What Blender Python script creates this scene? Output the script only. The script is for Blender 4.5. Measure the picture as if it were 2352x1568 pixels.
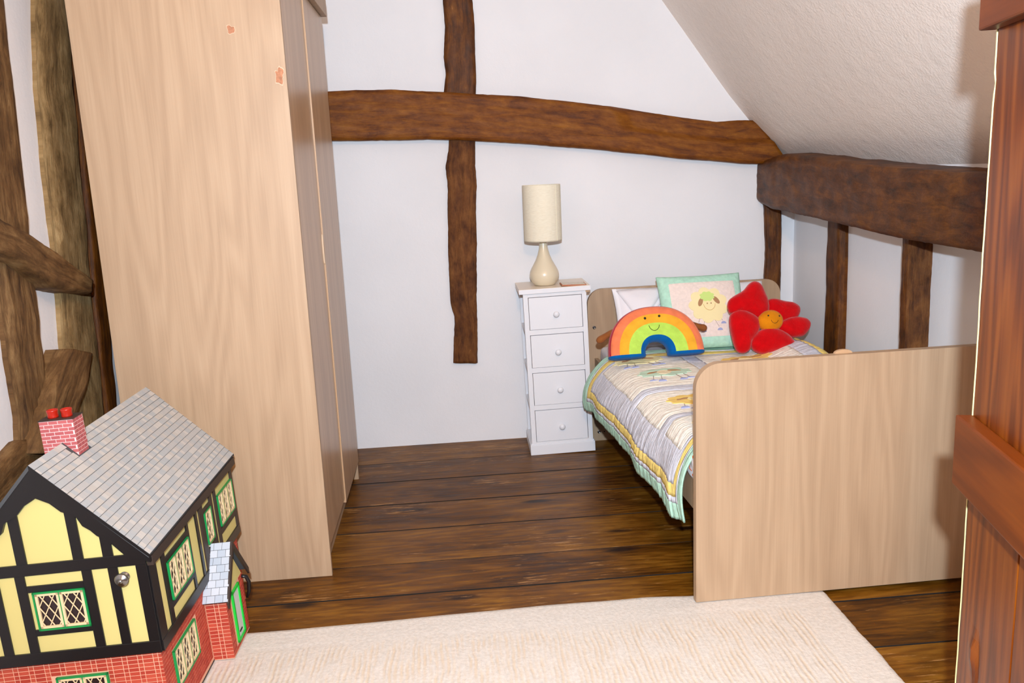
import bpy, bmesh, math, random
from mathutils import Vector, Matrix, noise
import numpy as np
random.seed(7)
for o in list(bpy.data.objects): bpy.data.objects.remove(o)
scene = bpy.context.scene
COL = scene.collection

# ------------------------------------------------------------------ camera
FPX = 1970.07
CAM = Vector((0, 0, 1.3502))
CR = Vector((0.99590394, -0.07892172, -0.04412138))
CU = Vector((0.05862564, 0.19213336, 0.97961615))
CW = Vector((0.0688358, 0.97819023, -0.19597321))
cd = bpy.data.cameras.new('camera'); cam = bpy.data.objects.new('camera', cd); COL.objects.link(cam)
m = Matrix((CR, CU, -CW)).transposed().to_4x4(); m.translation = CAM
cam.matrix_world = m
cd.sensor_width = 36; cd.lens = FPX * 36 / 2352; cd.clip_start = 0.02
scene.camera = cam

# ------------------------------------------------------------------ light
w = bpy.data.worlds.new('world'); scene.world = w; w.use_nodes = True
w.node_tree.nodes['Background'].inputs[0].default_value = (1.0, 0.82, 0.66, 1)
w.node_tree.nodes['Background'].inputs[1].default_value = 0.06

def light(name, kind, loc, power, color, radius, target=None, size=None, blend=0.5):
    l = bpy.data.lights.new(name, kind); l.energy = power; l.color = color; l.shadow_soft_size = radius
    o = bpy.data.objects.new(name, l); COL.objects.link(o); o.location = loc
    if kind == 'SPOT':
        l.spot_size = size; l.spot_blend = blend
        o.rotation_euler = (Vector(target) - Vector(loc)).to_track_quat('-Z', 'Y').to_euler()
    return o
light('camera_flash', 'SPOT', (0.0, -0.15, 1.61), 455, (0.80, 0.96, 1.12), 0.028, target=(0.60, 4.2, 0.75), size=math.radians(125), blend=1.0)
light('room_lamp_light', 'POINT', (0.16, -0.30, 2.50), 96, (1.0, 0.57, 0.25), 0.10)

scene.view_settings.view_transform = 'Standard'
scene.view_settings.look = 'None'
scene.view_settings.gamma = 1
scene.view_settings.use_curve_mapping = False
scene.view_settings.exposure = 0.0

# ------------------------------------------------------------------ pixel -> point on an axis plane (2352x1568 frame)
def ray(u, v):
    return CW + CR * ((u - 1176) / FPX) + CU * ((784 - v) / FPX)
def P(u, v, ax, val):
    d = ray(u, v); return CAM + d * ((val - CAM[ax]) / d[ax])

# ------------------------------------------------------------------ helpers
def lin(r, g, b):
    f = lambda c: (c / 255 / 12.92) if c <= 10 else ((c / 255 + 0.055) / 1.055) ** 2.4
    return (f(r), f(g), f(b), 1)

def obj(name, bm, mat=None, parent=None, smooth=False, label=None, kind=None):
    me = bpy.data.meshes.new(name)
    if isinstance(bm, bmesh.types.BMesh):
        bmesh.ops.recalc_face_normals(bm, faces=bm.faces)
        bm.to_mesh(me); bm.free()
    else:
        me = bm
    if smooth:
        for p in me.polygons: p.use_smooth = True
    mats = mat if isinstance(mat, (list, tuple)) else [mat]
    if not me.materials:
        for x in mats:
            if x: me.materials.append(x)
    o = bpy.data.objects.new(name, me); COL.objects.link(o)
    if parent: o.parent = parent
    if label: o['label'] = label
    if kind: o['kind'] = kind
    return o

def empty(name, loc=(0, 0, 0), rot=None):
    o = bpy.data.objects.new(name, None); COL.objects.link(o); o.location = loc
    o.empty_display_size = 0.05
    if rot: o.rotation_euler = rot
    return o
def tag(o, label, cat=None, group=None, kind=None):
    o['label'] = label
    if cat: o['category'] = cat
    if group: o['group'] = group
    if kind: o['kind'] = kind
    return o

def B(): return bmesh.new()
def box(bm, lo, hi, bev=0, seg=2, M=None):
    lo = Vector(lo); hi = Vector(hi)
    r = bmesh.ops.create_cube(bm, size=1)
    vs = r['verts']
    c = (lo + hi) / 2; s = hi - lo
    for v in vs: v.co = Vector((v.co.x * s.x + c.x, v.co.y * s.y + c.y, v.co.z * s.z + c.z))
    if bev:
        es = list({e for v in vs for e in v.link_edges})
        g = bmesh.ops.bevel(bm, geom=es, offset=bev, segments=seg, affect='EDGES', profile=0.6)
        vs = list({v for f in g['faces'] for v in f.verts} | {v for v in vs if v.is_valid})
    if M is not None:
        for v in vs:
            if v.is_valid: v.co = M @ v.co
    return bm
def bxo(name, lo, hi, mat, parent=None, bev=0, M=None, **k):
    return obj(name, box(B(), lo, hi, bev, M=M), mat, parent, **k)

def prism(bm, pts, fn, d0, d1, bev=0):
    """2-D outline pts swept from depth d0 to d1; fn(a,b,d)->Vector"""
    n = len(pts)
    A = [bm.verts.new(fn(a, b, d0)) for a, b in pts]
    C = [bm.verts.new(fn(a, b, d1)) for a, b in pts]
    bm.faces.new(A); f = bm.faces.new(C[::-1])
    for i in range(n):
        bm.faces.new((A[i], C[i], C[(i + 1) % n], A[(i + 1) % n]))
    if bev:
        es = [e for e in bm.edges if (e.verts[0] in C and e.verts[1] in C) or (e.verts[0] in A and e.verts[1] in A)]
        bmesh.ops.bevel(bm, geom=es, offset=bev, segments=2, affect='EDGES')
    return bm

def lathe(bm, prof, n=32, M=None, cap0=True, cap1=True):
    rings = []
    for r, z in prof:
        ring = []
        for i in range(n):
            a = 2 * math.pi * i / n
            p = Vector((r * math.cos(a), r * math.sin(a), z))
            ring.append(bm.verts.new(M @ p if M is not None else p))
        rings.append(ring)
    for a, b in zip(rings, rings[1:]):
        for i in range(n): bm.faces.new((a[i], a[(i + 1) % n], b[(i + 1) % n], b[i]))
    if cap0: bm.faces.new(rings[0][::-1])
    if cap1: bm.faces.new(rings[-1])
    return bm

def tube(bm, pts, rad, n=8, cap=True):
    pts = [Vector(p) for p in pts]
    rr = rad if isinstance(rad, (list, tuple)) else [rad] * len(pts)
    rings = []; up = Vector((0.13, 0.31, 0.94))
    for i, p in enumerate(pts):
        t = (pts[min(i + 1, len(pts) - 1)] - pts[max(i - 1, 0)]).normalized()
        x = t.cross(up)
        if x.length < 1e-4: x = t.cross(Vector((1, 0, 0)))
        x.normalize(); y = t.cross(x)
        rings.append([bm.verts.new(p + (x * math.cos(2 * math.pi * k / n) + y * math.sin(2 * math.pi * k / n)) * rr[i]) for k in range(n)])
    for a, b in zip(rings, rings[1:]):
        for i in range(n): bm.faces.new((a[i], a[(i + 1) % n], b[(i + 1) % n], b[i]))
    if cap: bm.faces.new(rings[0][::-1]); bm.faces.new(rings[-1])
    return bm

def polyline(pts, t):
    """point at parameter t in [0,1] by length"""
    L = [0]
    for a, b in zip(pts, pts[1:]): L.append(L[-1] + (b - a).length)
    d = t * L[-1]
    for i in range(len(pts) - 1):
        if d <= L[i + 1] or i == len(pts) - 2:
            k = (d - L[i]) / max(1e-9, L[i + 1] - L[i]); return pts[i].lerp(pts[i + 1], k)

# ------------------------------------------------------------------ materials
def new_mat(name):
    mt = bpy.data.materials.new(name); mt.use_nodes = True
    nt = mt.node_tree; bs = nt.nodes['Principled BSDF']
    return mt, nt, bs
def N(nt, kind, **k):
    n = nt.nodes.new(kind)
    for a, b in k.items():
        if a.startswith('i_'):
            key = a[2:]; key = int(key) if key.isdigit() else key
            n.inputs[key].default_value = b
        else: setattr(n, a, b)
    return n
def ramp(nt, fac, stops):
    r = nt.nodes.new('ShaderNodeValToRGB')
    while len(r.color_ramp.elements) < len(stops): r.color_ramp.elements.new(0.5)
    for e, (p, c) in zip(r.color_ramp.elements, stops): e.position = p; e.color = c
    nt.links.new(fac, r.inputs[0]); return r.outputs[0]
def math_(nt, op, a, b=None):
    n = nt.nodes.new('ShaderNodeMath'); n.operation = op
    for i, v in enumerate((a, b)):
        if v is None: continue
        if isinstance(v, (int, float)): n.inputs[i].default_value = v
        else: nt.links.new(v, n.inputs[i])
    return n.outputs[0]
def mix(nt, fac, a, b, mode='MIX'):
    n = nt.nodes.new('ShaderNodeMix'); n.data_type = 'RGBA'; n.blend_type = mode
    for s, v in ((n.inputs[0], fac), (n.inputs[6], a), (n.inputs[7], b)):
        if isinstance(v, (int, float, tuple)): s.default_value = v
        else: nt.links.new(v, s)
    return n.outputs[2]
def bump(nt, bs, h, strength, dist):
    n = N(nt, 'ShaderNodeBump'); n.inputs['Strength'].default_value = strength; n.inputs['Distance'].default_value = dist
    nt.links.new(h, n.inputs['Height']); nt.links.new(n.outputs[0], bs.inputs['Normal'])
def coord(nt, out='Object', scale=(1, 1, 1), rnd=False):
    tc = N(nt, 'ShaderNodeTexCoord'); src = tc.outputs[out]
    if rnd:
        oi = N(nt, 'ShaderNodeObjectInfo'); a = N(nt, 'ShaderNodeVectorMath', operation='MULTIPLY_ADD')
        a.inputs[1].default_value = (1, 1, 1)
        s = N(nt, 'ShaderNodeVectorMath', operation='SCALE'); s.inputs[0].default_value = (37.0, 53.0, 71.0)
        nt.links.new(oi.outputs['Random'], s.inputs['Scale'])
        nt.links.new(src, a.inputs[0]); nt.links.new(s.outputs[0], a.inputs[2]); src = a.outputs[0]
    mp = N(nt, 'ShaderNodeMapping'); mp.inputs['Scale'].default_value = scale
    nt.links.new(src, mp.inputs['Vector']); return mp.outputs[0]
def noise_(nt, vec, scale, detail=4, rough=0.5, dist=0.0):
    n = N(nt, 'ShaderNodeTexNoise'); n.inputs['Scale'].default_value = scale; n.inputs['Detail'].default_value = detail
    n.inputs['Roughness'].default_value = rough; n.inputs['Distortion'].default_value = dist
    nt.links.new(vec, n.inputs['Vector']); return n.outputs['Fac']

def plain(name, c, rough=0.6, metallic=0.0, sheen=0.0, var=0.0, vscale=30, bstr=0.0, bscale=200, bdist=0.001, spec=None, coat=0.0):
    mt, nt, bs = new_mat(name)
    bs.inputs['Base Color'].default_value = c; bs.inputs['Roughness'].default_value = rough; bs.inputs['Metallic'].default_value = metallic
    if spec is not None: bs.inputs['Specular IOR Level'].default_value = spec
    if coat: bs.inputs['Coat Weight'].default_value = coat
    if sheen:
        bs.inputs['Sheen Weight'].default_value = sheen; bs.inputs['Sheen Roughness'].default_value = 0.45
        bs.inputs['Sheen Tint'].default_value = tuple(min(1, 0.5 + 0.5 * x) for x in c[:3]) + (1,)
    if var:
        n = noise_(nt, coord(nt), vscale, 3)
        d = tuple(x * (1 - var) for x in c[:3]) + (1,); l = tuple(min(1, x * (1 + var)) for x in c[:3]) + (1,)
        nt.links.new(ramp(nt, n, [(0.3, d), (0.7, l)]), bs.inputs['Base Color'])
    if bstr: bump(nt, bs, noise_(nt, coord(nt), bscale, 3), bstr, bdist)
    return mt

def m_wall(name, c, strength, scale, dist):
    mt, nt, bs = new_mat(name); v = coord(nt)
    n1 = noise_(nt, v, 2.2, 3); n2 = noise_(nt, v, scale, 4, 0.6); n3 = noise_(nt, v, scale * 0.16, 3)
    bs.inputs['Roughness'].default_value = 0.75
    bs.inputs['Specular IOR Level'].default_value = 0.25
    d = tuple(x * 0.95 for x in c[:3]) + (1,)
    nt.links.new(ramp(nt, n1, [(0.35, d), (0.65, c)]), bs.inputs['Base Color'])
    h = math_(nt, 'ADD', n2, math_(nt, 'MULTIPLY', n3, 1.6))
    bump(nt, bs, h, strength, dist); return mt

def m_grain(name, dark, mid, light, rough=0.4, along='z', across_scale=7.0, along_scale=0.55, lines=16.0, fine=190.0, bstr=0.08, rnd=False, coat=0.0, amount=0.55, spec=0.5):
    """contour-line wood figure: 'across' uses the two other axes summed"""
    mt, nt, bs = new_mat(name)
    tc = coord(nt, rnd=rnd); sp = N(nt, 'ShaderNodeSeparateXYZ'); nt.links.new(tc, sp.inputs[0])
    X, Y, Z = sp.outputs
    if along == 'z': ac, al = math_(nt, 'ADD', X, Y), Z
    elif along == 'x': ac, al = math_(nt, 'ADD', Y, Z), X
    else: ac, al = math_(nt, 'ADD', X, Z), Y
    def vec(a, b):
        c = N(nt, 'ShaderNodeCombineXYZ'); nt.links.new(math_(nt, 'MULTIPLY', ac, a), c.inputs[0]); nt.links.new(math_(nt, 'MULTIPLY', al, b), c.inputs[1]); return c.outputs[0]
    n = noise_(nt, vec(across_scale, along_scale), 1.0, 2, 0.4)
    cont = math_(nt, 'MULTIPLY', math_(nt, 'ADD', math_(nt, 'SINE', math_(nt, 'MULTIPLY', n, lines * 6.283)), 1.0), 0.5)
    f1 = noise_(nt, vec(fine, 3.5), 1.0, 3, 0.6)
    f2 = noise_(nt, vec(across_scale * 2.2, along_scale * 0.5), 1.0, 3, 0.5)
    t = math_(nt, 'ADD', math_(nt, 'MULTIPLY', cont, 0.34 * amount / 0.55), math_(nt, 'MULTIPLY', f1, 0.50))
    t = math_(nt, 'ADD', t, math_(nt, 'MULTIPLY', f2, 0.62))
    t = math_(nt, 'SUBTRACT', t, 0.22)
    nt.links.new(ramp(nt, t, [(0.22, dark), (0.5, mid), (0.8, light)]), bs.inputs['Base Color'])
    bs.inputs['Roughness'].default_value = rough; bs.inputs['Specular IOR Level'].default_value = spec
    if coat: bs.inputs['Coat Weight'].default_value = coat; bs.inputs['Coat Roughness'].default_value = 0.25
    if bstr: bump(nt, bs, f1, bstr, 0.001)
    return mt

def m_beam(name, dark, mid, light, rough=0.5, pale=None, bstr=0.6, gray=0.0):
    """old oak; UV: u along, v across (metres)"""
    mt, nt, bs = new_mat(name)
    v = coord(nt, 'UV', (6.0, 36.0, 1)); v2 = coord(nt, 'UV', (11, 17, 1)); v3 = coord(nt, 'UV', (30.0, 120.0, 1))
    a = noise_(nt, v, 1.0, 10, 0.72, 0.6); b = noise_(nt, v2, 1.0, 8, 0.66); c = noise_(nt, v3, 1.0, 5, 0.75)
    t = math_(nt, 'ADD', math_(nt, 'MULTIPLY', a, 0.55), math_(nt, 'MULTIPLY', b, 0.45))
    col = ramp(nt, t, [(0.38, dark), (0.5, mid), (0.64, light)])
    if pale:
        k = math_(nt, 'MULTIPLY', c, math_(nt, 'ADD', b, 0.35))
        col = mix(nt, ramp(nt, k, [(0.60, (0, 0, 0, 1)), (0.70, (0.8, 0.8, 0.8, 1))]), col, pale)
    nt.links.new(col, bs.inputs['Base Color']); bs.inputs['Roughness'].default_value = rough; bs.inputs['Specular IOR Level'].default_value = 0.25
    h = math_(nt, 'ADD', math_(nt, 'MULTIPLY', a, 1.0), math_(nt, 'MULTIPLY', c, 0.5))
    bump(nt, bs, h, bstr, 0.006); return mt

def m_plank():
    mt, nt, bs = new_mat('floor_plank')
    tc = coord(nt, rnd=True); sp = N(nt, 'ShaderNodeSeparateXYZ'); nt.links.new(tc, sp.inputs[0]); X, Y, Z = sp.outputs
    def vec(a, b):
        c = N(nt, 'ShaderNodeCombineXYZ'); nt.links.new(math_(nt, 'MULTIPLY', X, a), c.inputs[0]); nt.links.new(math_(nt, 'MULTIPLY', Y, b), c.inputs[1]); return c.outputs[0]
    n = noise_(nt, vec(0.9, 9), 1.0, 3, 0.5, 0.3)
    cont = math_(nt, 'MULTIPLY', math_(nt, 'ADD', math_(nt, 'SINE', math_(nt, 'MULTIPLY', n, 60)), 1.0), 0.5)
    st = noise_(nt, vec(9, 60), 1.0, 5, 0.65); big = noise_(nt, vec(2.6, 7), 1.0, 4, 0.6, 0.5)
    t = math_(nt, 'ADD', math_(nt, 'MULTIPLY', cont, 0.07), math_(nt, 'MULTIPLY', st, 0.42))
    oi = N(nt, 'ShaderNodeObjectInfo')
    t = math_(nt, 'ADD', t, math_(nt, 'MULTIPLY', big, 0.5)); t = math_(nt, 'ADD', t, math_(nt, 'MULTIPLY', math_(nt, 'SUBTRACT', oi.outputs['Random'], 0.5), 0.10))
    col = ramp(nt, t, [(0.36, lin(60, 32, 3)), (0.5, lin(104, 63, 10)), (0.64, lin(138, 92, 26))])
    vo = N(nt, 'ShaderNodeTexVoronoi'); vo.inputs['Scale'].default_value = 1.0; nt.links.new(vec(1.9, 6.5), vo.inputs['Vector'])
    kn = ramp(nt, math_(nt, 'ADD', vo.outputs['Distance'], math_(nt, 'MULTIPLY', st, 0.06)), [(0.10, (1, 1, 1, 1)), (0.19, (0, 0, 0, 1))])
    col = mix(nt, kn, col, lin(38, 18, 6))
    sc = noise_(nt, vec(9, 85), 1.0, 4, 0.7); sb = noise_(nt, vec(1.5, 5), 1.0, 2)
    k = math_(nt, 'MULTIPLY', sc, math_(nt, 'ADD', sb, 0.42))
    col = mix(nt, ramp(nt, k, [(0.59, (0, 0, 0, 1)), (0.67, (1, 1, 1, 1))]), col, lin(160, 116, 66))
    nt.links.new(col, bs.inputs['Base Color'])
    nt.links.new(ramp(nt, st, [(0.3, (0.30, 0.30, 0.30, 1)), (0.75, (0.55, 0.55, 0.55, 1))]), bs.inputs['Roughness'])
    bs.inputs['Specular IOR Level'].default_value = 0.2
    bump(nt, bs, math_(nt, 'ADD', st, math_(nt, 'MULTIPLY', big, 0.7)), 0.25, 0.003)
    return mt

def m_rug():
    mt, nt, bs = new_mat('rug_wool')
    tc = coord(nt); sp = N(nt, 'ShaderNodeSeparateXYZ'); nt.links.new(tc, sp.inputs[0]); X, Y, Z = sp.outputs
    n = noise_(nt, tc, 90, 4, 0.6); nb = noise_(nt, tc, 5, 3); nf = noise_(nt, tc, 420, 2)
    wob = math_(nt, 'MULTIPLY', noise_(nt, tc, 9, 2), 0.02)
    rib = math_(nt, 'SINE', math_(nt, 'MULTIPLY', math_(nt, 'ADD', X, wob), 6.283 / 0.0155))
    rib = math_(nt, 'MULTIPLY', math_(nt, 'ADD', rib, 1.0), 0.5)
    # ribbed field inside a plain border
    def step(v, lo, hi):
        mr = N(nt, 'ShaderNodeMapRange'); mr.inputs[1].default_value = lo; mr.inputs[2].default_value = hi; nt.links.new(v, mr.inputs[0]); return mr.outputs[0]
    fy = step(math_(nt, 'ADD', Y, math_(nt, 'MULTIPLY', nb, 0.05)), 2.36, 2.30)
    fx = step(X, 1.0, 0.97)
    field = math_(nt, 'MULTIPLY', fy, fx)
    brk = ramp(nt, noise_(nt, coord(nt, scale=(30, 8, 1)), 1.0, 3), [(0.35, (0, 0, 0, 1)), (0.6, (1, 1, 1, 1))])
    g = math_(nt, 'MULTIPLY', math_(nt, 'MULTIPLY', field, rib), brk)
    base = ramp(nt, n, [(0.3, lin(204, 197, 188)), (0.7, lin(220, 214, 206))])
    col = mix(nt, math_(nt, 'MULTIPLY', g, 0.65), base, lin(214, 194, 166))
    nt.links.new(col, bs.inputs['Base Color']); bs.inputs['Roughness'].default_value = 0.95; bs.inputs['Specular IOR Level'].default_value = 0.05
    h = math_(nt, 'SUBTRACT', math_(nt, 'ADD', n, math_(nt, 'MULTIPLY', nf, 0.5)), math_(nt, 'MULTIPLY', g, 1.2))
    bump(nt, bs, h, 0.5, 0.004); return mt

def m_quilt(name, c, sc=1.0):
    mt, nt, bs = new_mat(name)
    v = coord(nt, 'UV', (9, 62, 1)); n = noise_(nt, v, 1.0, 4, 0.6, 0.8)
    v2 = coord(nt, 'UV', (60, 60, 1)); n2 = noise_(nt, v2, 1.0, 3)
    d = tuple(x * 0.90 for x in c[:3]) + (1,); l = tuple(min(1, x * 1.05) for x in c[:3]) + (1,)
    nt.links.new(ramp(nt, n2, [(0.3, d), (0.7, l)]), bs.inputs['Base Color'])
    bs.inputs['Roughness'].default_value = 0.9; bs.inputs['Specular IOR Level'].default_value = 0.1
    bump(nt, bs, math_(nt, 'ADD', n, math_(nt, 'MULTIPLY', n2, 0.25)), 0.9, 0.010); return mt

M = {}
M['wall'] = m_wall('white_plaster', lin(232, 231, 233), 0.25, 60, 0.003)
M['ceil'] = m_wall('stippled_ceiling', lin(240, 228, 218), 0.55, 105, 0.004)
M['beam'] = m_beam('oak_beam', lin(50, 23, 2), lin(86, 45, 6), lin(120, 70, 14), 0.45, pale=lin(150, 102, 52))
M['beam_mid'] = m_beam('oak_tie_beam', lin(80, 37, 2), lin(116, 63, 6), lin(144, 88, 20), 0.45, pale=lin(164, 116, 66))
M['beam_rough'] = m_beam('rough_oak', lin(62, 30, 10), lin(100, 58, 24), lin(132, 84, 40), 0.6, pale=lin(160, 116, 70), bstr=0.9)
M['beam_left'] = m_beam('weathered_oak', lin(88, 66, 36), lin(138, 110, 70), lin(174, 146, 102), 0.7, pale=lin(206, 184, 140), bstr=0.9)
M['beam_left_dark'] = m_beam('dark_weathered_oak', lin(62, 40, 20), lin(104, 74, 42), lin(144, 112, 72), 0.65, pale=lin(186, 160, 114), bstr=0.9)
M['plank'] = m_plank()
M['under'] = plain('underfloor', lin(18, 10, 5), 0.9)
M['lam'] = m_grain('beech_laminate', lin(166, 137, 108), lin(178, 149, 119), lin(188, 160, 130), 0.5, bstr=0.02, amount=0.30, lines=12, across_scale=5.5)
M['lam_gloss'] = m_grain('beech_laminate_door', lin(172, 138, 106), lin(186, 153, 120), lin(198, 167, 134), 0.30, spec=0.35, bstr=0.02, amount=0.34, lines=9, across_scale=5.0)
M['lam_edge'] = plain('laminate_edge', lin(188, 152, 116), 0.45)
M['chip'] = plain('bare_chipboard', lin(178, 122, 90), 0.8, var=0.25, vscale=120)
M['chip_rim'] = plain('torn_veneer', lin(204, 178, 150), 0.7)
M['white'] = plain('white_paint', lin(228, 228, 232), 0.45)
M['white_top_lit'] = plain('white_top_warm_light', lin(236, 222, 204), 0.35)  # white top tinted cream for the warm flash light falling on it
M['dark'] = plain('dark_gap', lin(30, 24, 20), 0.9)
M['cream_cer'] = plain('cream_ceramic', lin(222, 208, 180), 0.28)
M['metal'] = plain('steel', lin(150, 150, 150), 0.3, metallic=1.0)
M['door'] = m_grain('varnished_pine', lin(78, 30, 1), lin(112, 50, 4), lin(136, 70, 14), 0.36, spec=0.3, across_scale=9, along_scale=0.8, lines=9, fine=120, bstr=0.1)
M['door_ledge'] = m_grain('varnished_pine_ledge', lin(92, 38, 1), lin(112, 50, 2), lin(128, 62, 6), 0.42, spec=0.25, along='y', across_scale=6, along_scale=0.8, lines=6, fine=80, bstr=0.08)
M['arris'] = plain('worn_edge_highlight', lin(232, 222, 160), 0.6, var=0.15, vscale=60)
M['rug'] = m_rug()
M['q_mint'] = m_quilt('quilt_mint', lin(186, 226, 204)); M['q_grey'] = m_quilt('quilt_greyblue', lin(218, 220, 230))
M['q_yel'] = m_quilt('quilt_yellow', lin(248, 222, 132)); M['q_cream'] = m_quilt('quilt_cream', lin(253, 245, 232))
M['sheet'] = plain('white_cotton', lin(236, 232, 236), 0.9, bstr=0.3, bscale=25, bdist=0.01)
def flat(n, rgb, rough=0.85, **k): return plain(n, lin(*rgb), rough, spec=0.1, **k)
M['ap_yel'] = flat('applique_yellow', (246, 232, 178)); M['ap_gold'] = flat('applique_gold', (240, 206, 120)); M['ap_mint'] = flat('applique_mint', (196, 222, 200))
M['ap_lime'] = flat('applique_lime', (206, 232, 136)); M['ap_brown'] = flat('applique_brown', (178, 136, 98)); M['ap_face'] = flat('applique_face', (240, 224, 190))
M['ap_blue'] = flat('applique_blue', (164, 172, 210)); M['thread'] = flat('brown_thread', (110, 70, 50)); M['thread_tan'] = flat('tan_thread', (214, 166, 110))
M['orange_print'] = flat('orange_print', (214, 96, 30))
def fur(n, rgb, sheen=0.5): return plain(n, lin(*rgb), 0.9, sheen=sheen, var=0.10, vscale=28, bstr=0.5, bscale=330, bdist=0.004, spec=0.05)
M['f_red'] = fur('red_plush', (196, 6, 14), 0.55); M['f_crim'] = fur('crimson_plush', (176, 16, 46), 0.5); M['f_coral'] = fur('coral_plush', (238, 128, 86))
M['f_orange'] = fur('amber_plush', (240, 172, 52), 0.3); M['f_lime'] = fur('lime_plush', (184, 222, 92), 0.3); M['f_blue'] = fur('blue_plush', (8, 92, 160), 0.3)
M['f_brown'] = fur('brown_cord', (140, 84, 44), 0.2); M['f_face'] = fur('orange_plush', (214, 130, 18), 0.2)
M['black'] = plain('black_gloss', lin(16, 14, 14), 0.25)
M['h_black'] = plain('dolls_house_black', lin(17, 17, 20), 0.35)
M['h_brown'] = plain('dolls_house_dark_brown', lin(52, 40, 34), 0.55)
M['h_cream'] = plain('dolls_house_cream', lin(208, 194, 122), 0.7)
M['h_mort'] = plain('brick_mortar', lin(226, 170, 140), 0.8)
M['h_mort2'] = plain('chimney_mortar', lin(236, 200, 196), 0.8)
M['h_green'] = plain('green_frame', lin(22, 140, 70), 0.4)
M['h_win'] = plain('cream_casement', lin(228, 202, 158), 0.5)
M['h_glass'] = plain('dark_pane', lin(44, 32, 34), 0.15)
M['h_pot'] = plain('chimney_pot_red', lin(170, 30, 10), 0.35)
M['h_slatebed'] = plain('slate_joint', lin(70, 72, 74), 0.9)
SL = [plain('slate_%s' % a, lin(*c), 0.7) for a, c in (('warm', (182, 178, 172)), ('grey', (174, 174, 173)), ('cool', (168, 172, 174)), ('pale', (188, 185, 180)))]
PS = [plain('porch_slate_%s' % a, lin(*c), 0.7) for a, c in (('a', (182, 190, 200)), ('b', (172, 182, 194)), ('c', (192, 198, 206)))]
BR = [plain('brick_%s' % a, lin(*c), 0.75) for a, c in (('a', (176, 62, 42)), ('b', (168, 54, 36)), ('c', (184, 72, 50)))]
CB = [plain('chimney_brick_%s' % a, lin(*c), 0.75) for a, c in (('a', (178, 92, 92)), ('b', (170, 84, 86)))]
def m_shade():
    mt, nt, bs = new_mat('linen_shade'); v = coord(nt, scale=(60, 60, 900)); n = noise_(nt, v, 1.0, 3)
    nt.links.new(ramp(nt, n, [(0.3, lin(226, 216, 192)), (0.7, lin(240, 233, 212))]), bs.inputs['Base Color']); bs.inputs['Roughness'].default_value = 0.9
    bump(nt, bs, n, 0.2, 0.001); return mt
M['shade'] = m_shade()

# ------------------------------------------------------------------ room shell
XL, XR, YB, YF = -1.235, 1.74, 4.2094, -0.9
floor = bxo('floor', (XL - 0.1, YF, -0.12), (XR + 0.1, YB + 0.12, -0.022), M['under'])
tag(floor, 'dark varnished wide wooden floorboards running across the room', kind='structure')
ys = [YF, -0.62, -0.36, -0.08, 0.18, 0.45, 0.72, 0.99, 1.27, 1.54, 1.83, 2.10, 2.36, 2.6215, 2.8575, 3.1513, 3.42, 3.6928, 3.95, YB + 0.06]
for i, (a, b) in enumerate(zip(ys, ys[1:])):
    bm = B(); n = 40
    dz = random.uniform(-0.0015, 0.001)
    rows = []
    for k in range(n + 1):
        x = XL - 0.05 + (XR - XL + 0.1) * k / n
        j0 = noise.noise((x * 2.3, a * 9, 1)) * 0.0022; j1 = noise.noise((x * 2.3, b * 9, 1)) * 0.0022
        r = []
        for t, z in ((a + 0.0020 + j0, -0.022), (a + 0.0020 + j0, -0.002), (a + 0.0035 + j0, 0), (a * 0.5 + b * 0.5, 0.0008 * noise.noise((x, b, 4))), (b - 0.0035 + j1, 0), (b - 0.0020 + j1, -0.002), (b - 0.0020 + j1, -0.022)):
            r.append(bm.verts.new((x, t, z + dz)))
        rows.append(r)
    for p, q in zip(rows, rows[1:]):
        for j in range(6):
            f = bm.faces.new((p[j], q[j], q[j + 1], p[j + 1]))
            if j in (0, 1, 4, 5): f.material_index = 1
    obj('floorboard', bm, [M['plank'], M['under']], floor)

wall_back = bxo('wall_back', (XL - 0.1, YB, -0.02), (XR + 0.1, YB + 0.1, 2.75), M['wall']); tag(wall_back, 'white plastered end wall crossed by exposed oak timbers', kind='structure')
wall_right = bxo('wall_right', (XR, YF, -0.02), (XR + 0.1, YB, 1.45), M['wall']); tag(wall_right, 'low white plaster side wall with studs below the eaves beam', kind='structure')
wall_left = bxo('wall_left', (XL - 0.1, YF, -0.02), (XL, YB, 2.75), M['wall']); tag(wall_left, 'white plaster side wall with weathered timber frame', kind='structure')

bm = B(); prof = [(1.82, 1.225), (1.668, 1.372), (1.59, 1.447), (1.502, 1.538), (1.40, 1.662), (1.30, 1.797), (1.19, 1.948), (1.076, 2.103), (0.62, 2.72), (XL - 0.1, 2.72)]
pr2 = [(x + 0.06, z + 0.05) for x, z in prof]
for yy0, yy1 in ((YF, YB + 0.05),):
    A = [[bm.verts.new((x, y, z)) for x, z in prof] for y in (yy0, yy1)]; C = [[bm.verts.new((x, y, z)) for x, z in pr2] for y in (yy0, yy1)]
    for i in range(len(prof) - 1):
        bm.faces.new((A[0][i], A[0][i + 1], A[1][i + 1], A[1][i])); bm.faces.new((C[0][i], C[1][i], C[1][i + 1], C[0][i + 1]))
        for s in (0, 1): bm.faces.new((A[s][i], C[s][i], C[s][i + 1], A[s][i + 1]))
    for i in (0, len(prof) - 1): bm.faces.new((A[0][i], A[1][i], C[1][i], C[0][i]))
ceiling = obj('ceiling', bm, M['ceil']); tag(ceiling, 'sloping off-white ceiling with stippled texture', kind='structure')
for p in ceiling.data.polygons: p.use_smooth = True
ceiling.data.set_sharp_from_angle(angle=0.5)

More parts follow.
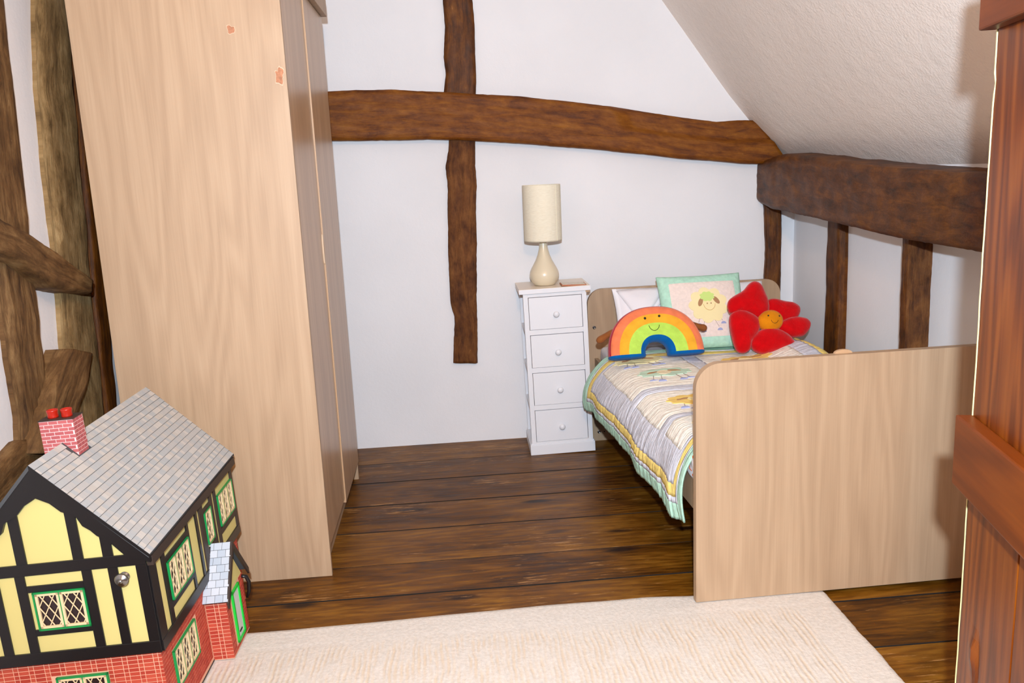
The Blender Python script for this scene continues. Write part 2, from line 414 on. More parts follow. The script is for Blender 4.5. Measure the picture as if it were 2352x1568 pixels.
def beam(name, A, Bp, out, depth, mat, parent, nl=60, na=12, rough=0.004, power=6, taper=0.0, seed=0, label=None, shape=None):
    """organic timber between two edge polylines A,B (world points on the front plane); out = unit vector out of the wall"""
    out = Vector(out); bm = B(); uvl = bm.loops.layers.uv.new('UVMap')
    LA = sum((b - a).length for a, b in zip(A, A[1:])); WD = (A[0] - Bp[0]).length
    grid = []; uv = {}
    for i in range(nl + 1):
        t = i / nl; a = polyline(A, t); b = polyline(Bp, t); row = []
        ja = noise.noise((t * LA * 7, seed, 1)) * rough * 0.7 + noise.noise((t * LA * 40, seed, 2)) * rough * 0.35
        jb = noise.noise((t * LA * 7, seed, 5)) * rough * 0.7 + noise.noise((t * LA * 40, seed, 7)) * rough * 0.35
        dr = (a - b).normalized(); a = a + dr * ja; b = b + dr * jb
        for k in range(-2, na + 3):
            s = min(1, max(0, k / na)); p = a.lerp(b, s)
            if k in (-2, na + 2): d = -depth - 0.02
            elif k in (-1, na + 1): d = -depth * 0.6
            else:
                e = abs(2 * s - 1) ** (power * 3); d = -e * min(depth * 0.3, 0.010)
                d += (1 - e) * (noise.noise((t * LA * 7, s * WD * 22, seed + 3)) * rough + noise.noise((t * LA * 22, s * WD * 60, seed + 9)) * rough * 0.5)
                if shape: d += shape(t, s)
            v = bm.verts.new(p + out * d); row.append(v); uv[v] = (t * LA + seed * 1.7, s * WD + (0.03 if k > na else -0.03 if k < 0 else 0) + seed * 0.37)
        grid.append(row)
    for p, q in zip(grid, grid[1:]):
        for j in range(len(p) - 1): bm.faces.new((p[j], q[j], q[j + 1], p[j + 1]))
    bm.faces.new(grid[0]); bm.faces.new(grid[-1][::-1])
    for f in bm.faces:
        for l in f.loops: l[uvl].uv = uv[l.vert]
    return obj(name, bm, mat, parent, smooth=True, label=label)
pxs = lambda pts, ax, val: [P(u, v, ax, val) for u, v in pts]

# --- end wall timbers
yb1 = YB - 0.075
def tie_shape(t, s):
    d = 0
    if t > 0.70:
        k = min(1, (t - 0.70) / 0.03)
        if s < 0.45: d -= 0.028 * k * (1 - abs(s - 0.2) * 0.6)
    return d
beam('tie_beam', pxs([(560, 218), (745, 209), (900, 205), (1020, 211), (1200, 221), (1400, 243), (1560, 267), (1650, 279), (1700, 275), (1746, 275)], 1, yb1),
     pxs([(560, 330), (755, 323), (900, 321), (1040, 320), (1200, 329), (1400, 345), (1560, 363), (1700, 374), (1745, 376), (1812, 376)], 1, yb1), (0, -1, 0), 0.075, M['beam_mid'], wall_back, nl=120, na=16, rough=0.005, power=5, seed=1, shape=tie_shape, label='long cambered dark oak tie beam')
yp1 = YB - 0.03
beam('timber_post', pxs([(1015, -80), (1017, 0), (1022, 60), (1019, 130), (1024, 170), (1018, 225)], 1, yp1), pxs([(1080, -80), (1085, 0), (1090, 60), (1092, 100), (1093, 170), (1093, 225)], 1, yp1), (0, -1, 0), 0.03, M['beam'], wall_back, nl=50, na=8, rough=0.004, seed=2)
beam('timber_post', pxs([(1031, 312), (1030, 345), (1023, 385), (1028, 430), (1030, 620), (1036, 700), (1044, 730), (1041, 834)], 1, yp1), pxs([(1092, 312), (1093, 345), (1092, 385), (1094, 430), (1095, 620), (1096, 700), (1096, 730), (1098, 834)], 1, yp1), (0, -1, 0), 0.03, M['beam_rough'], wall_back, nl=80, na=10, rough=0.006, seed=3)
beam('corner_post', pxs([(1752, 440), (1758, 480), (1762, 560), (1758, 640), (1755, 760)], 1, YB - 0.03), pxs([(1797, 440), (1797, 480), (1796, 560), (1795, 640), (1793, 760)], 1, YB - 0.03), (0, -1, 0), 0.03, M['beam'], wall_back, nl=50, na=8, rough=0.004, seed=4)
# --- eaves wall
xp = 1.545
beam('wall_plate', pxs([(1737, 374), (1800, 352), (1900, 368), (2000, 382), (2150, 393), (2290, 400), (2500, 412), (2900, 425)], 0, xp), pxs([(1737, 462), (1765, 478), (1900, 508), (2000, 533), (2060, 547), (2260, 581), (2500, 625), (2900, 690)], 0, xp), (-1, 0, 0), 0.20, M['beam'], wall_right, nl=130, na=16, rough=0.006, power=6, seed=5, label='heavy dark oak wall plate beam under the sloping ceiling')
xs = 1.70
beam('stud', pxs([(1897, 490), (1896, 560), (1892, 700), (1886, 830), (1880, 1000)], 0, xs), pxs([(1929, 490), (1928, 560), (1925, 700), (1921, 830), (1915, 1000)], 0, xs), (-1, 0, 0), 0.045, M['beam'], wall_right, nl=60, na=8, rough=0.003, seed=6)
# plank-like third stud: narrow face, deep side towards the doorway
def stud3():
    y0, y1 = 3.02, 2.965; bm = B(); uvl = bm.loops.layers.uv.new('UVMap'); uv = {}; rows = []
    for i in range(41):
        z = 0.35 + (1.10 - 0.35) * i / 40; r = []
        sh = (1.0 - z) * -0.012
        for k, (x, y) in enumerate(((XR + 0.02, y0), (1.664, y0), (1.653, y0 - 0.008), (1.651, (y0 + y1) / 2), (1.653, y1 + 0.006), (1.662, y1), (1.68, y1), (1.71, y1), (1.735, y1), (XR + 0.02, y1))):
            j = 0.004 * noise.noise((z * 12, k * 3.3, 8)) + 0.003 * noise.noise((z * 40, k * 2.1, 3))
            v = bm.verts.new((x + j, y + sh + j * 0.8, z)); uv[v] = (z, k * 0.022); r.append(v)
        rows.append(r)
    for p, q in zip(rows, rows[1:]):
        for j in range(len(p) - 1): bm.faces.new((p[j], q[j], q[j + 1], p[j + 1]))
    for f in bm.faces:
        f.material_index = 0 if min(v.co.x for v in f.verts) < 1.67 and f.calc_center_median().y > 2.973 else 1
    bm.faces.new(rows[0]); bm.faces.new(rows[-1])
    for f in bm.faces:
        for l in f.loops: l[uvl].uv = uv[l.vert]
    return obj('stud', bm, [M['beam'], M['beam_rough']], wall_right, smooth=False)
stud3()
# --- left wall timber frame
xq = XL + 0.032
o1 = (1, 0, 0)
beam('timber_post', pxs([(-120, -80), (-110, 0), (-70, 300), (-45, 520), (5, 610), (18, 700), (34, 830), (55, 950), (60, 1060), (60, 1250)], 0, xq), pxs([(8, -80), (16, 0), (50, 300), (74, 520), (78, 610), (92, 700), (106, 830), (118, 950), (130, 1060), (145, 1250)], 0, xq), o1, 0.032, M['beam_left_dark'], wall_left, nl=110, na=10, rough=0.007, seed=11)
beam('timber_post', pxs([(88, -80), (94, 0), (100, 200), (118, 400), (138, 560), (150, 690), (158, 800), (175, 900), (190, 1050)], 0, xq), pxs([(150, -80), (156, 0), (176, 200), (192, 400), (207, 560), (217, 690), (229, 800), (244, 930), (255, 1050)], 0, xq), o1, 0.032, M['beam_left'], wall_left, nl=110, na=10, rough=0.007, seed=12)
beam('timber_post', pxs([(158, -80), (163, 0), (182, 200), (197, 400), (212, 560), (221, 690), (232, 800), (248, 930), (259, 1050)], 0, xq - 0.012), pxs([(200, -80), (208, 0), (222, 200), (232, 400), (244, 560), (254, 690), (262, 800), (272, 930), (282, 1050)], 0, xq - 0.012), o1, 0.03, M['beam'], wall_left, nl=60, na=6, rough=0.004, seed=13)  # dark strip beside the pale post, built as one more upright
beam('brace', pxs([(-60, 470), (0, 498), (80, 540), (145, 585), (214, 640)], 0, xq + 0.05), pxs([(-60, 555), (0, 578), (60, 606), (130, 660), (212, 676)], 0, xq + 0.05), o1, 0.10, M['beam_left_dark'], wall_left, nl=60, na=12, rough=0.006, power=3, seed=14)
beam('brace', pxs([(164, 800), (150, 840), (132, 890), (112, 960), (90, 1040)], 0, xq + 0.045), pxs([(220, 812), (212, 850), (205, 890), (178, 960), (150, 1040)], 0, xq + 0.045), o1, 0.09, M['beam_left_dark'], wall_left, nl=40, na=10, rough=0.006, power=3, seed=15)
beam('sill_beam', pxs([(-120, 1190), (-40, 1120), (58, 1010), (130, 1000), (210, 985)], 0, xq + 0.01), pxs([(-120, 1330), (-40, 1260), (58, 1180), (130, 1150), (210, 1110)], 0, xq + 0.01), o1, 0.065, M['beam_left_dark'], wall_left, nl=40, na=8, rough=0.006, seed=16)

# ------------------------------------------------------------------ door (open, at the right)
E0 = Vector((0.945, 1.45, 0)); DD = Vector((0.2365, 0.9716, 0)).normalized(); DN = Vector((-0.9716, 0.2365, 0))   # along, outward to the room
door = empty('door_1', E0); tag(door, 'open ledged plank door of orange-brown varnished pine', kind='structure')
door.rotation_euler = (0, 0, math.atan2(DD.y, DD.x) - math.pi / 2)       # local +y = along to the free edge, local -x = face normal
DW = 0.80
pw = [0, 0.235, 0.45, 0.64, DW]
for a, b in zip(pw, pw[1:]):
    bm = B(); nz = 90; rows = []
    for i in range(nz + 1):
        z = 0.012 + 1.95 * i / nz; r = []
        e = (0.0035 * noise.noise((z * 5, 0.3, 2)) + 0.002 * noise.noise((z * 19, 0.7, 2))) if a == 0 else 0
        if a == 0: e -= 0.008 * math.exp(-((z - 1.455) / 0.012) ** 2)
        for x, y in ((0.026, -a + e), (0.003, -a + e), (0, -a - 0.003 + e), (0, -(a * 0.7 + b * 0.3)), (0, -(a * 0.3 + b * 0.7)), (0, -b + 0.004), (0.004, -b + 0.001), (0.026, -b + 0.001)):
            r.append(bm.verts.new((x, y, z)))
        rows.append(r)
    for p, q in zip(rows, rows[1:]):
        for j in range(8): bm.faces.new((p[j], q[j], q[(j + 1) % 8], p[(j + 1) % 8]))
    bm.faces.new(rows[0]); bm.faces.new(rows[-1])
    if a == 0:
        # raised knot low on the plank
        bmesh.ops.subdivide_edges(bm, edges=[e for e in bm.edges if abs(e.verts[0].co.z - e.verts[1].co.z) < 1e-6 and e.calc_length() > 0.04], cuts=12, use_grid_fill=True)
        for v in bm.verts:
            if v.co.x < 0.001:
                dy = (v.co.y + 0.078) / 0.020; dz = (v.co.z - 0.435) / 0.030; r2 = dy * dy + dz * dz
                v.co.x -= 0.007 * math.exp(-r2) - 0.010 * math.exp(-((dy + 0.7) ** 2 * 6 + (dz + 0.5) ** 2 * 0.5))
    obj('plank', bm, M['door'], door)
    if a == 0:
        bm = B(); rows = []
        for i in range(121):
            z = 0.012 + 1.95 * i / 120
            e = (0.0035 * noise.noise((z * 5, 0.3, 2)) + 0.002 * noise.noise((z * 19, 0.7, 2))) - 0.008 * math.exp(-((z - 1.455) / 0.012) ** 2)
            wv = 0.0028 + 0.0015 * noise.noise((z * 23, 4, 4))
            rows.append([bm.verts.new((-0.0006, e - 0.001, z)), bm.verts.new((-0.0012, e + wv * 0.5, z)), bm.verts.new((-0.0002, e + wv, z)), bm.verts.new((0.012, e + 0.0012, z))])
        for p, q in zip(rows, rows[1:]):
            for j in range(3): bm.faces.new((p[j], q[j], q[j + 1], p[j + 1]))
        obj('worn_lit_edge', bm, M['arris'], door, label='chipped plank edge with its flash highlight coloured pale')  # flash catching the chipped arris is put into this pale strip
for z0, z1 in ((0.738, 0.872), (1.545, 1.68), (0.12, 0.25)):
    if z0 < 0.2: continue
    bm = box(B(), (-0.030, -DW + 0.01, z0), (0.0, 0.002, z1), 0.004, 2)
    obj('ledge', bm, M['door_ledge'], door)

# ------------------------------------------------------------------ rug
def rug():
    x0, x1, y0, y1 = -0.80, 1.122, 1.30, 2.455; nx, ny = 150, 90; bm = B(); G = []
    for i in range(nx + 1):
        r = []
        for j in range(ny + 1):
            s = i / nx; t = j / ny
            edge = min(s * (x1 - x0), (1 - s) * (x1 - x0), t * (y1 - y0), (1 - t) * (y1 - y0))
            x = x0 + s * (x1 - x0); y = y0 + t * (y1 - y0)
            y += t * (0.012 * math.sin(x * 3.1 + 0.4) - 0.030 * max(0, x - 0.55) / 0.57 + 0.006 * noise.noise((x * 6, 1, 1)))
            x += s * 0.006 * noise.noise((y * 7, 3, 1)) + s * 0.01 * (y - 2.4)
            if edge < 0.002: x += 0.0022 * noise.noise((x * 90, y * 90, 3)); y += 0.0022 * noise.noise((x * 95, y * 92, 7))
            h = 0.0135 * min(1, edge / 0.010) ** 0.5 + 0.0022 * noise.noise((x * 3, y * 3, 2)) * min(1, edge / 0.05)
            fy = y1 - y
            h -= 0.0016 * math.exp(-((fy - 0.125 - 0.01 * noise.noise((x * 5, 2, 2))) / 0.005) ** 2)
            r.append(bm.verts.new((x, y, max(0.0006, h))))
        G.append(r)
    for a, b in zip(G, G[1:]):
        for j in range(ny): bm.faces.new((a[j], b[j], b[j + 1], a[j + 1]))
    return obj('rug', bm, M['rug'], smooth=True)
tag(rug(), 'cream wool rug with ribbed centre and plain border on the floorboards', 'rug')

# ------------------------------------------------------------------ wardrobe
wx0, wx1, wy0, wy1, wz = -1.093, -0.463, 2.801, 3.775, 2.02
wr = empty('wardrobe', ((wx0 + wx1) / 2, (wy0 + wy1) / 2, 0)); tag(wr, 'tall two-door beech laminate wardrobe with chipped side against the timber-framed wall', 'wardrobe')
OW = Vector(wr.location)
def wb(name, lo, hi, mat, bev=0.001, parent=wr, **k):
    return bxo(name, Vector(lo) - OW, Vector(hi) - OW, mat, parent, bev, **k)
sp = wb('side_panel', (wx0, wy0, 0), (wx1, wy0 + 0.018, wz), M['lam'])
wb('side_panel', (wx0, wy1 - 0.018, 0), (wx1, wy1, wz), M['lam'])
wb('back_panel', (wx0, wy0 + 0.018, 0.02), (wx0 + 0.006, wy1 - 0.018, wz), M['lam'])
wb('bottom_shelf', (wx0 + 0.006, wy0 + 0.018, 0.075), (wx1 - 0.024, wy1 - 0.018, 0.093), M['lam'])
wb('plinth', (wx1 - 0.045, wy0 + 0.018, 0), (wx1 - 0.027, wy1 - 0.018, 0.075), M['lam'])
ysp = 3.277
d1 = wb('door', (wx1 - 0.022, wy0 + 0.020, 0.098), (wx1 - 0.002, ysp - 0.0015, wz - 0.022), M['lam_gloss'])
d2 = wb('door', (wx1 - 0.022, ysp + 0.0015, 0.080), (wx1 + 0.003, wy1 - 0.0015, wz - 0.022), M['lam_gloss'])
wb('door_edge', (wx1 - 0.022, ysp, 0.080), (wx1 + 0.0026, ysp + 0.0012, wz - 0.022), M['lam_edge'], 0, parent=d2)
# oval finger pull at the meeting edge
bm = B(); cy, cz = ysp - 0.006, 1.09; pts = [(0.011 * math.cos(a) , 0.056 * math.sin(a)) for a in [i * 2 * math.pi / 28 for i in range(28)]]
prism(bm, pts, lambda a, b, d: Vector((d, cy + a, cz + b)) - OW, wx1 - 0.006, wx1 + 0.0035, 0.0008)
obj('finger_pull', bm, M['chip_rim'], d1, label='pale oval finger pull')
wb('top_panel', (wx0, wy0, wz), (wx1, wy1, wz + 0.02), M['lam'])
wb('cornice', (wx0, wy0 - 0.01, 2.003), (wx1 + 0.024, wy1 + 0.012, 2.075), M['lam'], 0.002)
# torn veneer patches
def chip(u, v, w, h, seed):
    c = P(u, v, 1, wy0) - OW
    for name, k, mat, off in (('veneer_tear', 1.14, M['chip_rim'], 0.0004), ('bare_patch', 1.0, M['chip'], 0.0009)):
        pts = []
        for i in range(22):
            a = 2 * math.pi * i / 22; r = 1 + 0.8 * noise.noise((math.cos(a) * 1.6, math.sin(a) * 1.6, seed)) + 0.25 * noise.noise((math.cos(a) * 5, math.sin(a) * 5, seed))
            pts.append((k * w * r * math.cos(a), k * h * r * math.sin(a)))
        if u > 630: pts = [(min(a, wx1 - OW.x - c.x - 0.001), b) for a, b in pts]
        bm = prism(B(), pts, lambda a, b, d: Vector((c.x + a, c.y - d, c.z + b)), -0.0005, off)
        obj(name, bm, mat, sp)
chip(641, 173, 0.014, 0.022, 3.3); chip(530, 68, 0.013, 0.010, 8.1)

# blue item glimpsed in the gap behind the wardrobe
bm = B(); pts = [(2.97, 0.70), (2.99, 1.04), (3.06, 1.12), (3.14, 1.10), (3.14, 0.68), (3.05, 0.66)]
prism(bm, pts, lambda a, b, d: Vector((d, a + 0.18, b - 0.66)), -1.158, -1.125, 0.004)
bg = obj('folded_bag', bm, plain('blue_nylon', lin(70, 110, 190), 0.6, var=0.2))
tag(bg, 'blue folded bag wedged between the wardrobe and the timber-framed wall', 'bag')
for v in bg.data.vertices: v.co.z += 0.66
# ------------------------------------------------------------------ bed
bed = empty('bed', (0.7018, 2.3915, 0), (0, 0, 0.0231)); tag(bed, 'single child bed with plain beech laminate headboard and footboard', 'bed')
BW, BL = 0.97, 1.69
def board(name, h, y0, y1, r=0.075, z0=0.0):
    pts = [(0, z0), (BW, z0)]
    pts += [(BW - r + r * math.cos(a), h - r + r * math.sin(a)) for a in [i * math.pi / 2 / 10 for i in range(11)]]
    pts += [(r - r * math.sin(a), h - r + r * math.cos(a)) for a in [i * math.pi / 2 / 10 for i in range(11)]]
    return obj(name, prism(B(), pts, lambda a, b, d: Vector((a, d, b)), y0, y1, 0.0015), M['lam'], bed)
fb = board('footboard', 0.770, 0, 0.028, z0=0.0160); hb = board('headboard', 0.766, BL, BL + 0.022)
bm = B()
prism(bm, [(0.40 + 0.028 * math.cos(a), 0.0124 * math.sin(a)) for a in [i * math.pi / 10 for i in range(11)]], lambda a, b, d: Vector((a + 0.06, d, 0.769 + b)), 0.020, 0.030)
obj('edge_knob', bm, M['lam_edge'], fb)
for x in (0.028, BW - 0.046): bxo('side_rail', (x, 0.028, 0.275), (x + 0.018, BL, 0.425), M['lam'], bed, 0.001)
bxo('slat_base', (0.046, 0.03, 0.385), (BW - 0.046, BL - 0.002, 0.398), M['lam_edge'], bed)
for x, z, r in ((0.030, 0.578, 0.0085), (0.041, 0.046, 0.0085), (0.068, 0.046, 0.003)):  # smallest is a hole, its inner shade put into a dark disc
    R = Matrix.Translation((x, BL, z)) @ Matrix.Rotation(math.pi / 2, 4, 'X')
    bm = lathe(B(), [(r, -0.001), (r, 0.0015), (r * 0.7, 0.003), (r * 0.35, 0.0015)], 16, R); obj('bolt_and_hole', bm, M['metal'] if r > 0.004 else M['dark'], hb)

# mattress in a white printed sheet
def inflate_box(lo, hi, nx, ny, nz, fn):
    bm = box(B(), lo, hi, 0)
    return bm
def mattress():
    root = obj('mattress', box(B(), (0.052, 0.034, 0.3985), (BW - 0.052, BL - 0.008, 0.484), 0.03, 4), M['sheet'], None, smooth=True)
    root.location = bed.location; root.rotation_euler = bed.rotation_euler
    tag(root, 'mattress in a white sheet with orange animal print, showing beside the footboard', 'mattress'); return root
mt_ = mattress()
# loose sheet overhang at the near foot corner, with orange print
bm = B(); G = []
for i in range(25):
    r = []
    for j in range(13):
        t = i / 24; s = j / 12
        x = 0.048 - 0.040 * math.sin(s * 2.6) - 0.006 * math.sin(t * 5 + s * 3); z = 0.500 - 0.110 * s + 0.016 * s * math.sin(t * 7.0); y = 0.032 + 0.13 * t
        r.append(bm.verts.new((x, y, z)))
    G.append(r)
for a, b in zip(G, G[1:]):
    for j in range(12): bm.faces.new((a[j], b[j], b[j + 1], a[j + 1]))
so = obj('sheet_overhang', bm, M['sheet'], mt_, smooth=True)
sm = so.modifiers.new('s', 'SOLIDIFY'); sm.thickness = 0.002
def ovs(t, s, off): return Vector((0.048 - 0.040 * math.sin(s * 2.6) - 0.006 * math.sin(t * 5 + s * 3) - off, 0.032 + 0.13 * t, 0.500 - 0.110 * s + 0.016 * s * math.sin(t * 7.0)))
def print_blob(pts, mat):
    pts = [(t * 2.3, s) for t, s in pts]
    bm = B(); f = [bm.verts.new(ovs(t, s, 0.0028)) for t, s in pts]; bm.faces.new(f); obj('animal_print', bm, mat, so)
print_blob([(0.01, 0.12), (0.07, 0.10), (0.12, 0.16), (0.15, 0.24), (0.12, 0.34), (0.08, 0.38), (0.05, 0.33), (0.02, 0.40), (0.0, 0.36)], M['orange_print'])
for k, (t0, s0, t1, s1) in enumerate(((0.07, 0.16, 0.09, 0.28), (0.04, 0.15, 0.05, 0.28), (0.20, 0.55, 0.235, 0.70), (0.235, 0.70, 0.20, 0.80), (0.22, 0.88, 0.235, 0.92))):
    obj('print_stroke', tube(B(), [ovs(2.3 * t0, s0, 0.0035), ovs(1.15 * (t0 + t1), (s0 + s1) / 2, 0.0035), ovs(2.3 * t1, s1, 0.0035)], 0.0011, 5), M['thread'] if k < 2 else M['orange_print'], so)

# ------------------------------------------------------------------ quilt (bed-local coordinates)
def lerp(a, b, t): return a + (b - a) * t
def smooth(a, b, x):
    t = max(0, min(1, (x - a) / (b - a))); return t * t * (3 - 2 * t)
YQ0, YQ1 = 0.036, 1.40
S_FOLD = 0.285; S_END = S_FOLD + 0.915
def qpos(s, y, off=0.0):
    t = (y - YQ0) / (YQ1 - YQ0)
    # cross-section: hanging left side then the top
    ztop = 0.507 + 0.018 * smooth(0.35, 0.0, t) + 0.004 * math.sin(y * 9) + 0.006 * noise.noise((s * 3, y * 4, 1))
    zhem = 0.262 - 0.02 * math.sin(t * 6.0 + 0.4) + 0.003 * math.sin(y * 31) - 0.030 * smooth(0.25, 0.0, t)
    xhem = -0.028 - 0.052 * smooth(0.1, 1.0, t) - 0.006 * math.sin(y * 13 + 1)
    if s < S_FOLD:
        k = s / S_FOLD
        z = lerp(zhem, ztop - 0.012, 1 - (1 - k) ** 1.12); x = lerp(xhem, 0.030, k ** 2.2) - 0.014 * math.sin(k * math.pi)
        z = min(z, ztop - 0.012 * (1 - k))
        x += 0.004 * math.sin(y * 21 + 2 * k) * (1 - k) + 0.030 * smooth(0.13, 0.0, t) * (1 - k) ** 0.7
    else:
        k = (s - S_FOLD); x = 0.030 + k; z = ztop - 0.012 * math.exp(-k / 0.03)
    # bulge on the wall side, turning down at the wall edge
    z += 0.060 * smooth(0.60, 0.84, x) * smooth(0.35, 0.8, t) - 0.075 * smooth(0.84, 0.945, x) * smooth(0.35, 0.8, t)
    yy = y
    if s < S_FOLD: yy += 0.085 * (1 - s / S_FOLD) ** 0.6 * smooth(0.14, 0.0, t) - 0.02 * (1 - s / S_FOLD) * smooth(0.85, 1, t)
    # quilting puckers
    p = 0.0036 * noise.noise((s * 6, y * 48, 5)) + 0.0020 * noise.noise((s * 12, y * 105, 9))
    if s < S_FOLD: x -= p * 1.4 + off
    else: z += p + off
    return Vector((x, yy, z))
sb = sorted(set([0, 0.010, 0.022, 0.052, 0.072, 0.112, 0.222, 0.585, 0.650, 1.02, 1.085, S_END - 0.115, S_END - 0.075, S_END - 0.04, S_END]))
yb_ = sorted(set([YQ0, YQ0 + 0.018, YQ0 + 0.034, YQ0 + 0.055, YQ0 + 0.10, 0.335, 0.395, 0.70, 0.76, YQ1 - 0.10, YQ1 - 0.055, YQ1 - 0.03, YQ1]))
def refine(b, step):
    out = []
    for a, c in zip(b, b[1:]):
        n = max(1, int(math.ceil((c - a) / step))); out += [a + (c - a) * i / n for i in range(n)]
    return out + [b[-1]]
SS = refine(sb, 0.014); YY = refine(yb_, 0.008)
def region(s, y):
    dl = s; dr = S_END - s; df = y - YQ0; dh = YQ1 - y
    d = min(dl, dr, df * 1.5, dh)
    if d < 0.052: return 'q_mint'
    if d < 0.072: return 'q_grey'
    if d < 0.112: return 'q_yel'
    if d < 0.150 or dl < 0.222: return 'q_grey'
    if 0.585 < s < 0.65 or 1.02 < s < 1.085: return 'q_grey'
    if 0.335 < y < 0.395 or 0.70 < y < 0.76: return 'q_grey'
    return 'q_cream'
quilt = empty('quilt', bed.location); quilt.rotation_euler = bed.rotation_euler
tag(quilt, 'patchwork quilt with sheep appliques and mint, yellow and grey borders draped over the bed', 'quilt')
bms = {}
for k in ('q_mint', 'q_grey', 'q_yel', 'q_cream'):
    b_ = B(); bms[k] = (b_, b_.loops.layers.uv.new('UVMap'), {})
for i in range(len(SS) - 1):
    for j in range(len(YY) - 1):
        b_, uvl, vm = bms[region((SS[i] + SS[i + 1]) / 2, (YY[j] + YY[j + 1]) / 2)]
        q = []
        for a, c in ((i, j), (i + 1, j), (i + 1, j + 1), (i, j + 1)):
            if (a, c) not in vm: vm[(a, c)] = b_.verts.new(qpos(SS[a], YY[c]))
            q.append(vm[(a, c)])
        f = b_.faces.new(q)
        for l, (a, c) in zip(f.loops, ((i, j), (i + 1, j), (i + 1, j + 1), (i, j + 1))): l[uvl].uv = (SS[a], YY[c])
for k, nm in (('q_mint', 'mint_border'), ('q_grey', 'grey_sashing'), ('q_yel', 'yellow_band'), ('q_cream', 'cream_panel')):
    b_ = bms[k][0]; o = obj(nm, b_, M[k], quilt, smooth=True)
    sm = o.modifiers.new('s', 'SOLIDIFY'); sm.thickness = 0.006; sm.offset = -1
# make sure face normals point up/out
for o in [c for c in COL.objects if c.parent == quilt]:
    zz = sum((p.normal.z if p.center.x > 0.05 else -p.normal.x) * p.area for p in o.data.polygons)
    if zz < 0: o.data.flip_normals()

def applique(name, pts, surf, off, mat, parent, rings=4, smooth_=False):
    """flat cloth shape laid on a surface; pts in surface coords; surf(a,b,off)->Vector"""
    cx = sum(p[0] for p in pts) / len(pts); cy_ = sum(p[1] for p in pts) / len(pts)
    bm = B(); c = bm.verts.new(surf(cx, cy_, off)); prev = None; n = len(pts)
    for r in range(1, rings + 1):
        k = r / rings
        ring = [bm.verts.new(surf(cx + (a - cx) * k, cy_ + (b - cy_) * k, off)) for a, b in pts]
        for i in range(n):
            if prev is None: bm.faces.new((c, ring[i], ring[(i + 1) % n]))
            else: bm.faces.new((prev[i], ring[i], ring[(i + 1) % n], prev[(i + 1) % n]))
        prev = ring
    rim = [bm.verts.new(surf(cx + (a - cx) * 1.01, cy_ + (b - cy_) * 1.01, -0.0005)) for a, b in pts]
    for i in range(n): bm.faces.new((prev[i], rim[i], rim[(i + 1) % n], prev[(i + 1) % n]))
    return obj(name, bm, mat, parent)
def stitch(name, pts, surf, off, mat, parent, rad=0.0008):
    return obj(name, tube(B(), [surf(a, b, off) for a, b in pts], rad, 5), mat, parent)
def blob(cx, cy, rx, ry, lobes=9, amp=0.10, n=54, ph=0.0):
    return [(cx + rx * (1 + amp * abs(math.sin(lobes * 0.5 * a + ph)) - amp / 2) * math.cos(a), cy + ry * (1 + amp * abs(math.sin(lobes * 0.5 * a + ph)) - amp / 2) * math.sin(a)) for a in [2 * math.pi * i / n for i in range(n)]]
def ell(cx, cy, rx, ry, rot=0, n=20):
    return [(cx + rx * math.cos(a) * math.cos(rot) - ry * math.sin(a) * math.sin(rot), cy + rx * math.cos(a) * math.sin(rot) + ry * math.sin(a) * math.cos(rot)) for a in [2 * math.pi * i / n for i in range(n)]]
def hoof(cx, cy, r): return [(cx - r, cy)] + [(cx + r * math.cos(a), cy + r * 0.95 * math.sin(a)) for a in [math.pi - i * math.pi / 10 for i in range(1, 10)]] + [(cx + r, cy)]

def quilt_sheep(cs, cy, k, wool, head, mirror=1):
    # sheep facing the viewer, upright when seen from the foot end
    root = applique('sheep_applique', blob(cs, cy, 0.105 * k, 0.062 * k, 11, 0.16), qpos, 0.0026, wool, quilt)
    applique('ear', ell(cs - 0.050 * k * mirror, cy + 0.006, 0.028 * k, 0.009 * k, 0.5 * mirror), qpos, 0.004, M['ap_brown'], root)
    applique('ear', ell(cs + 0.045 * k * mirror, cy + 0.016, 0.028 * k, 0.009 * k, -0.35 * mirror), qpos, 0.004, M['ap_brown'], root)
    applique('face', ell(cs - 0.003, cy - 0.002, 0.030 * k, 0.030 * k), qpos, 0.0038, head, root)
    for lx, ll in ((-0.062, 0.052), (-0.030, 0.066), (0.030, 0.060), (0.062, 0.046)):
        x0 = cs + lx * k; y0 = cy - 0.056 * k; y1 = y0 - ll * k
        stitch('leg_stitch', [(x0 + 0.012 * k * j / 5 * (1 if lx > 0 else -1), lerp(y0, y1, j / 5)) for j in range(6)], qpos, 0.003, M['thread'], root)
        applique('hoof', hoof(x0 + 0.014 * k * (1 if lx > 0 else -1), y1 - 0.012 * k, 0.016 * k), qpos, 0.003, M['ap_blue'], root, 2)
F = S_FOLD - 0.03
quilt_sheep(F + 0.175, 0.96, 1.0, M['ap_mint'], M['ap_face'])
quilt_sheep(F + 0.135, 1.24, 1.0, M['ap_yel'], M['ap_yel'])
quilt_sheep(F + 0.185, 0.575, 1.0, M['ap_gold'], M['ap_yel'])
quilt_sheep(F + 0.165, 0.245, 0.9, M['ap_face'], M['ap_yel'])
quilt_sheep(F + 0.58, 1.12, 1.0, M['ap_gold'], M['ap_yel'])
quilt_sheep(F + 0.58, 0.57, 1.0, M['ap_mint'], M['ap_face'])

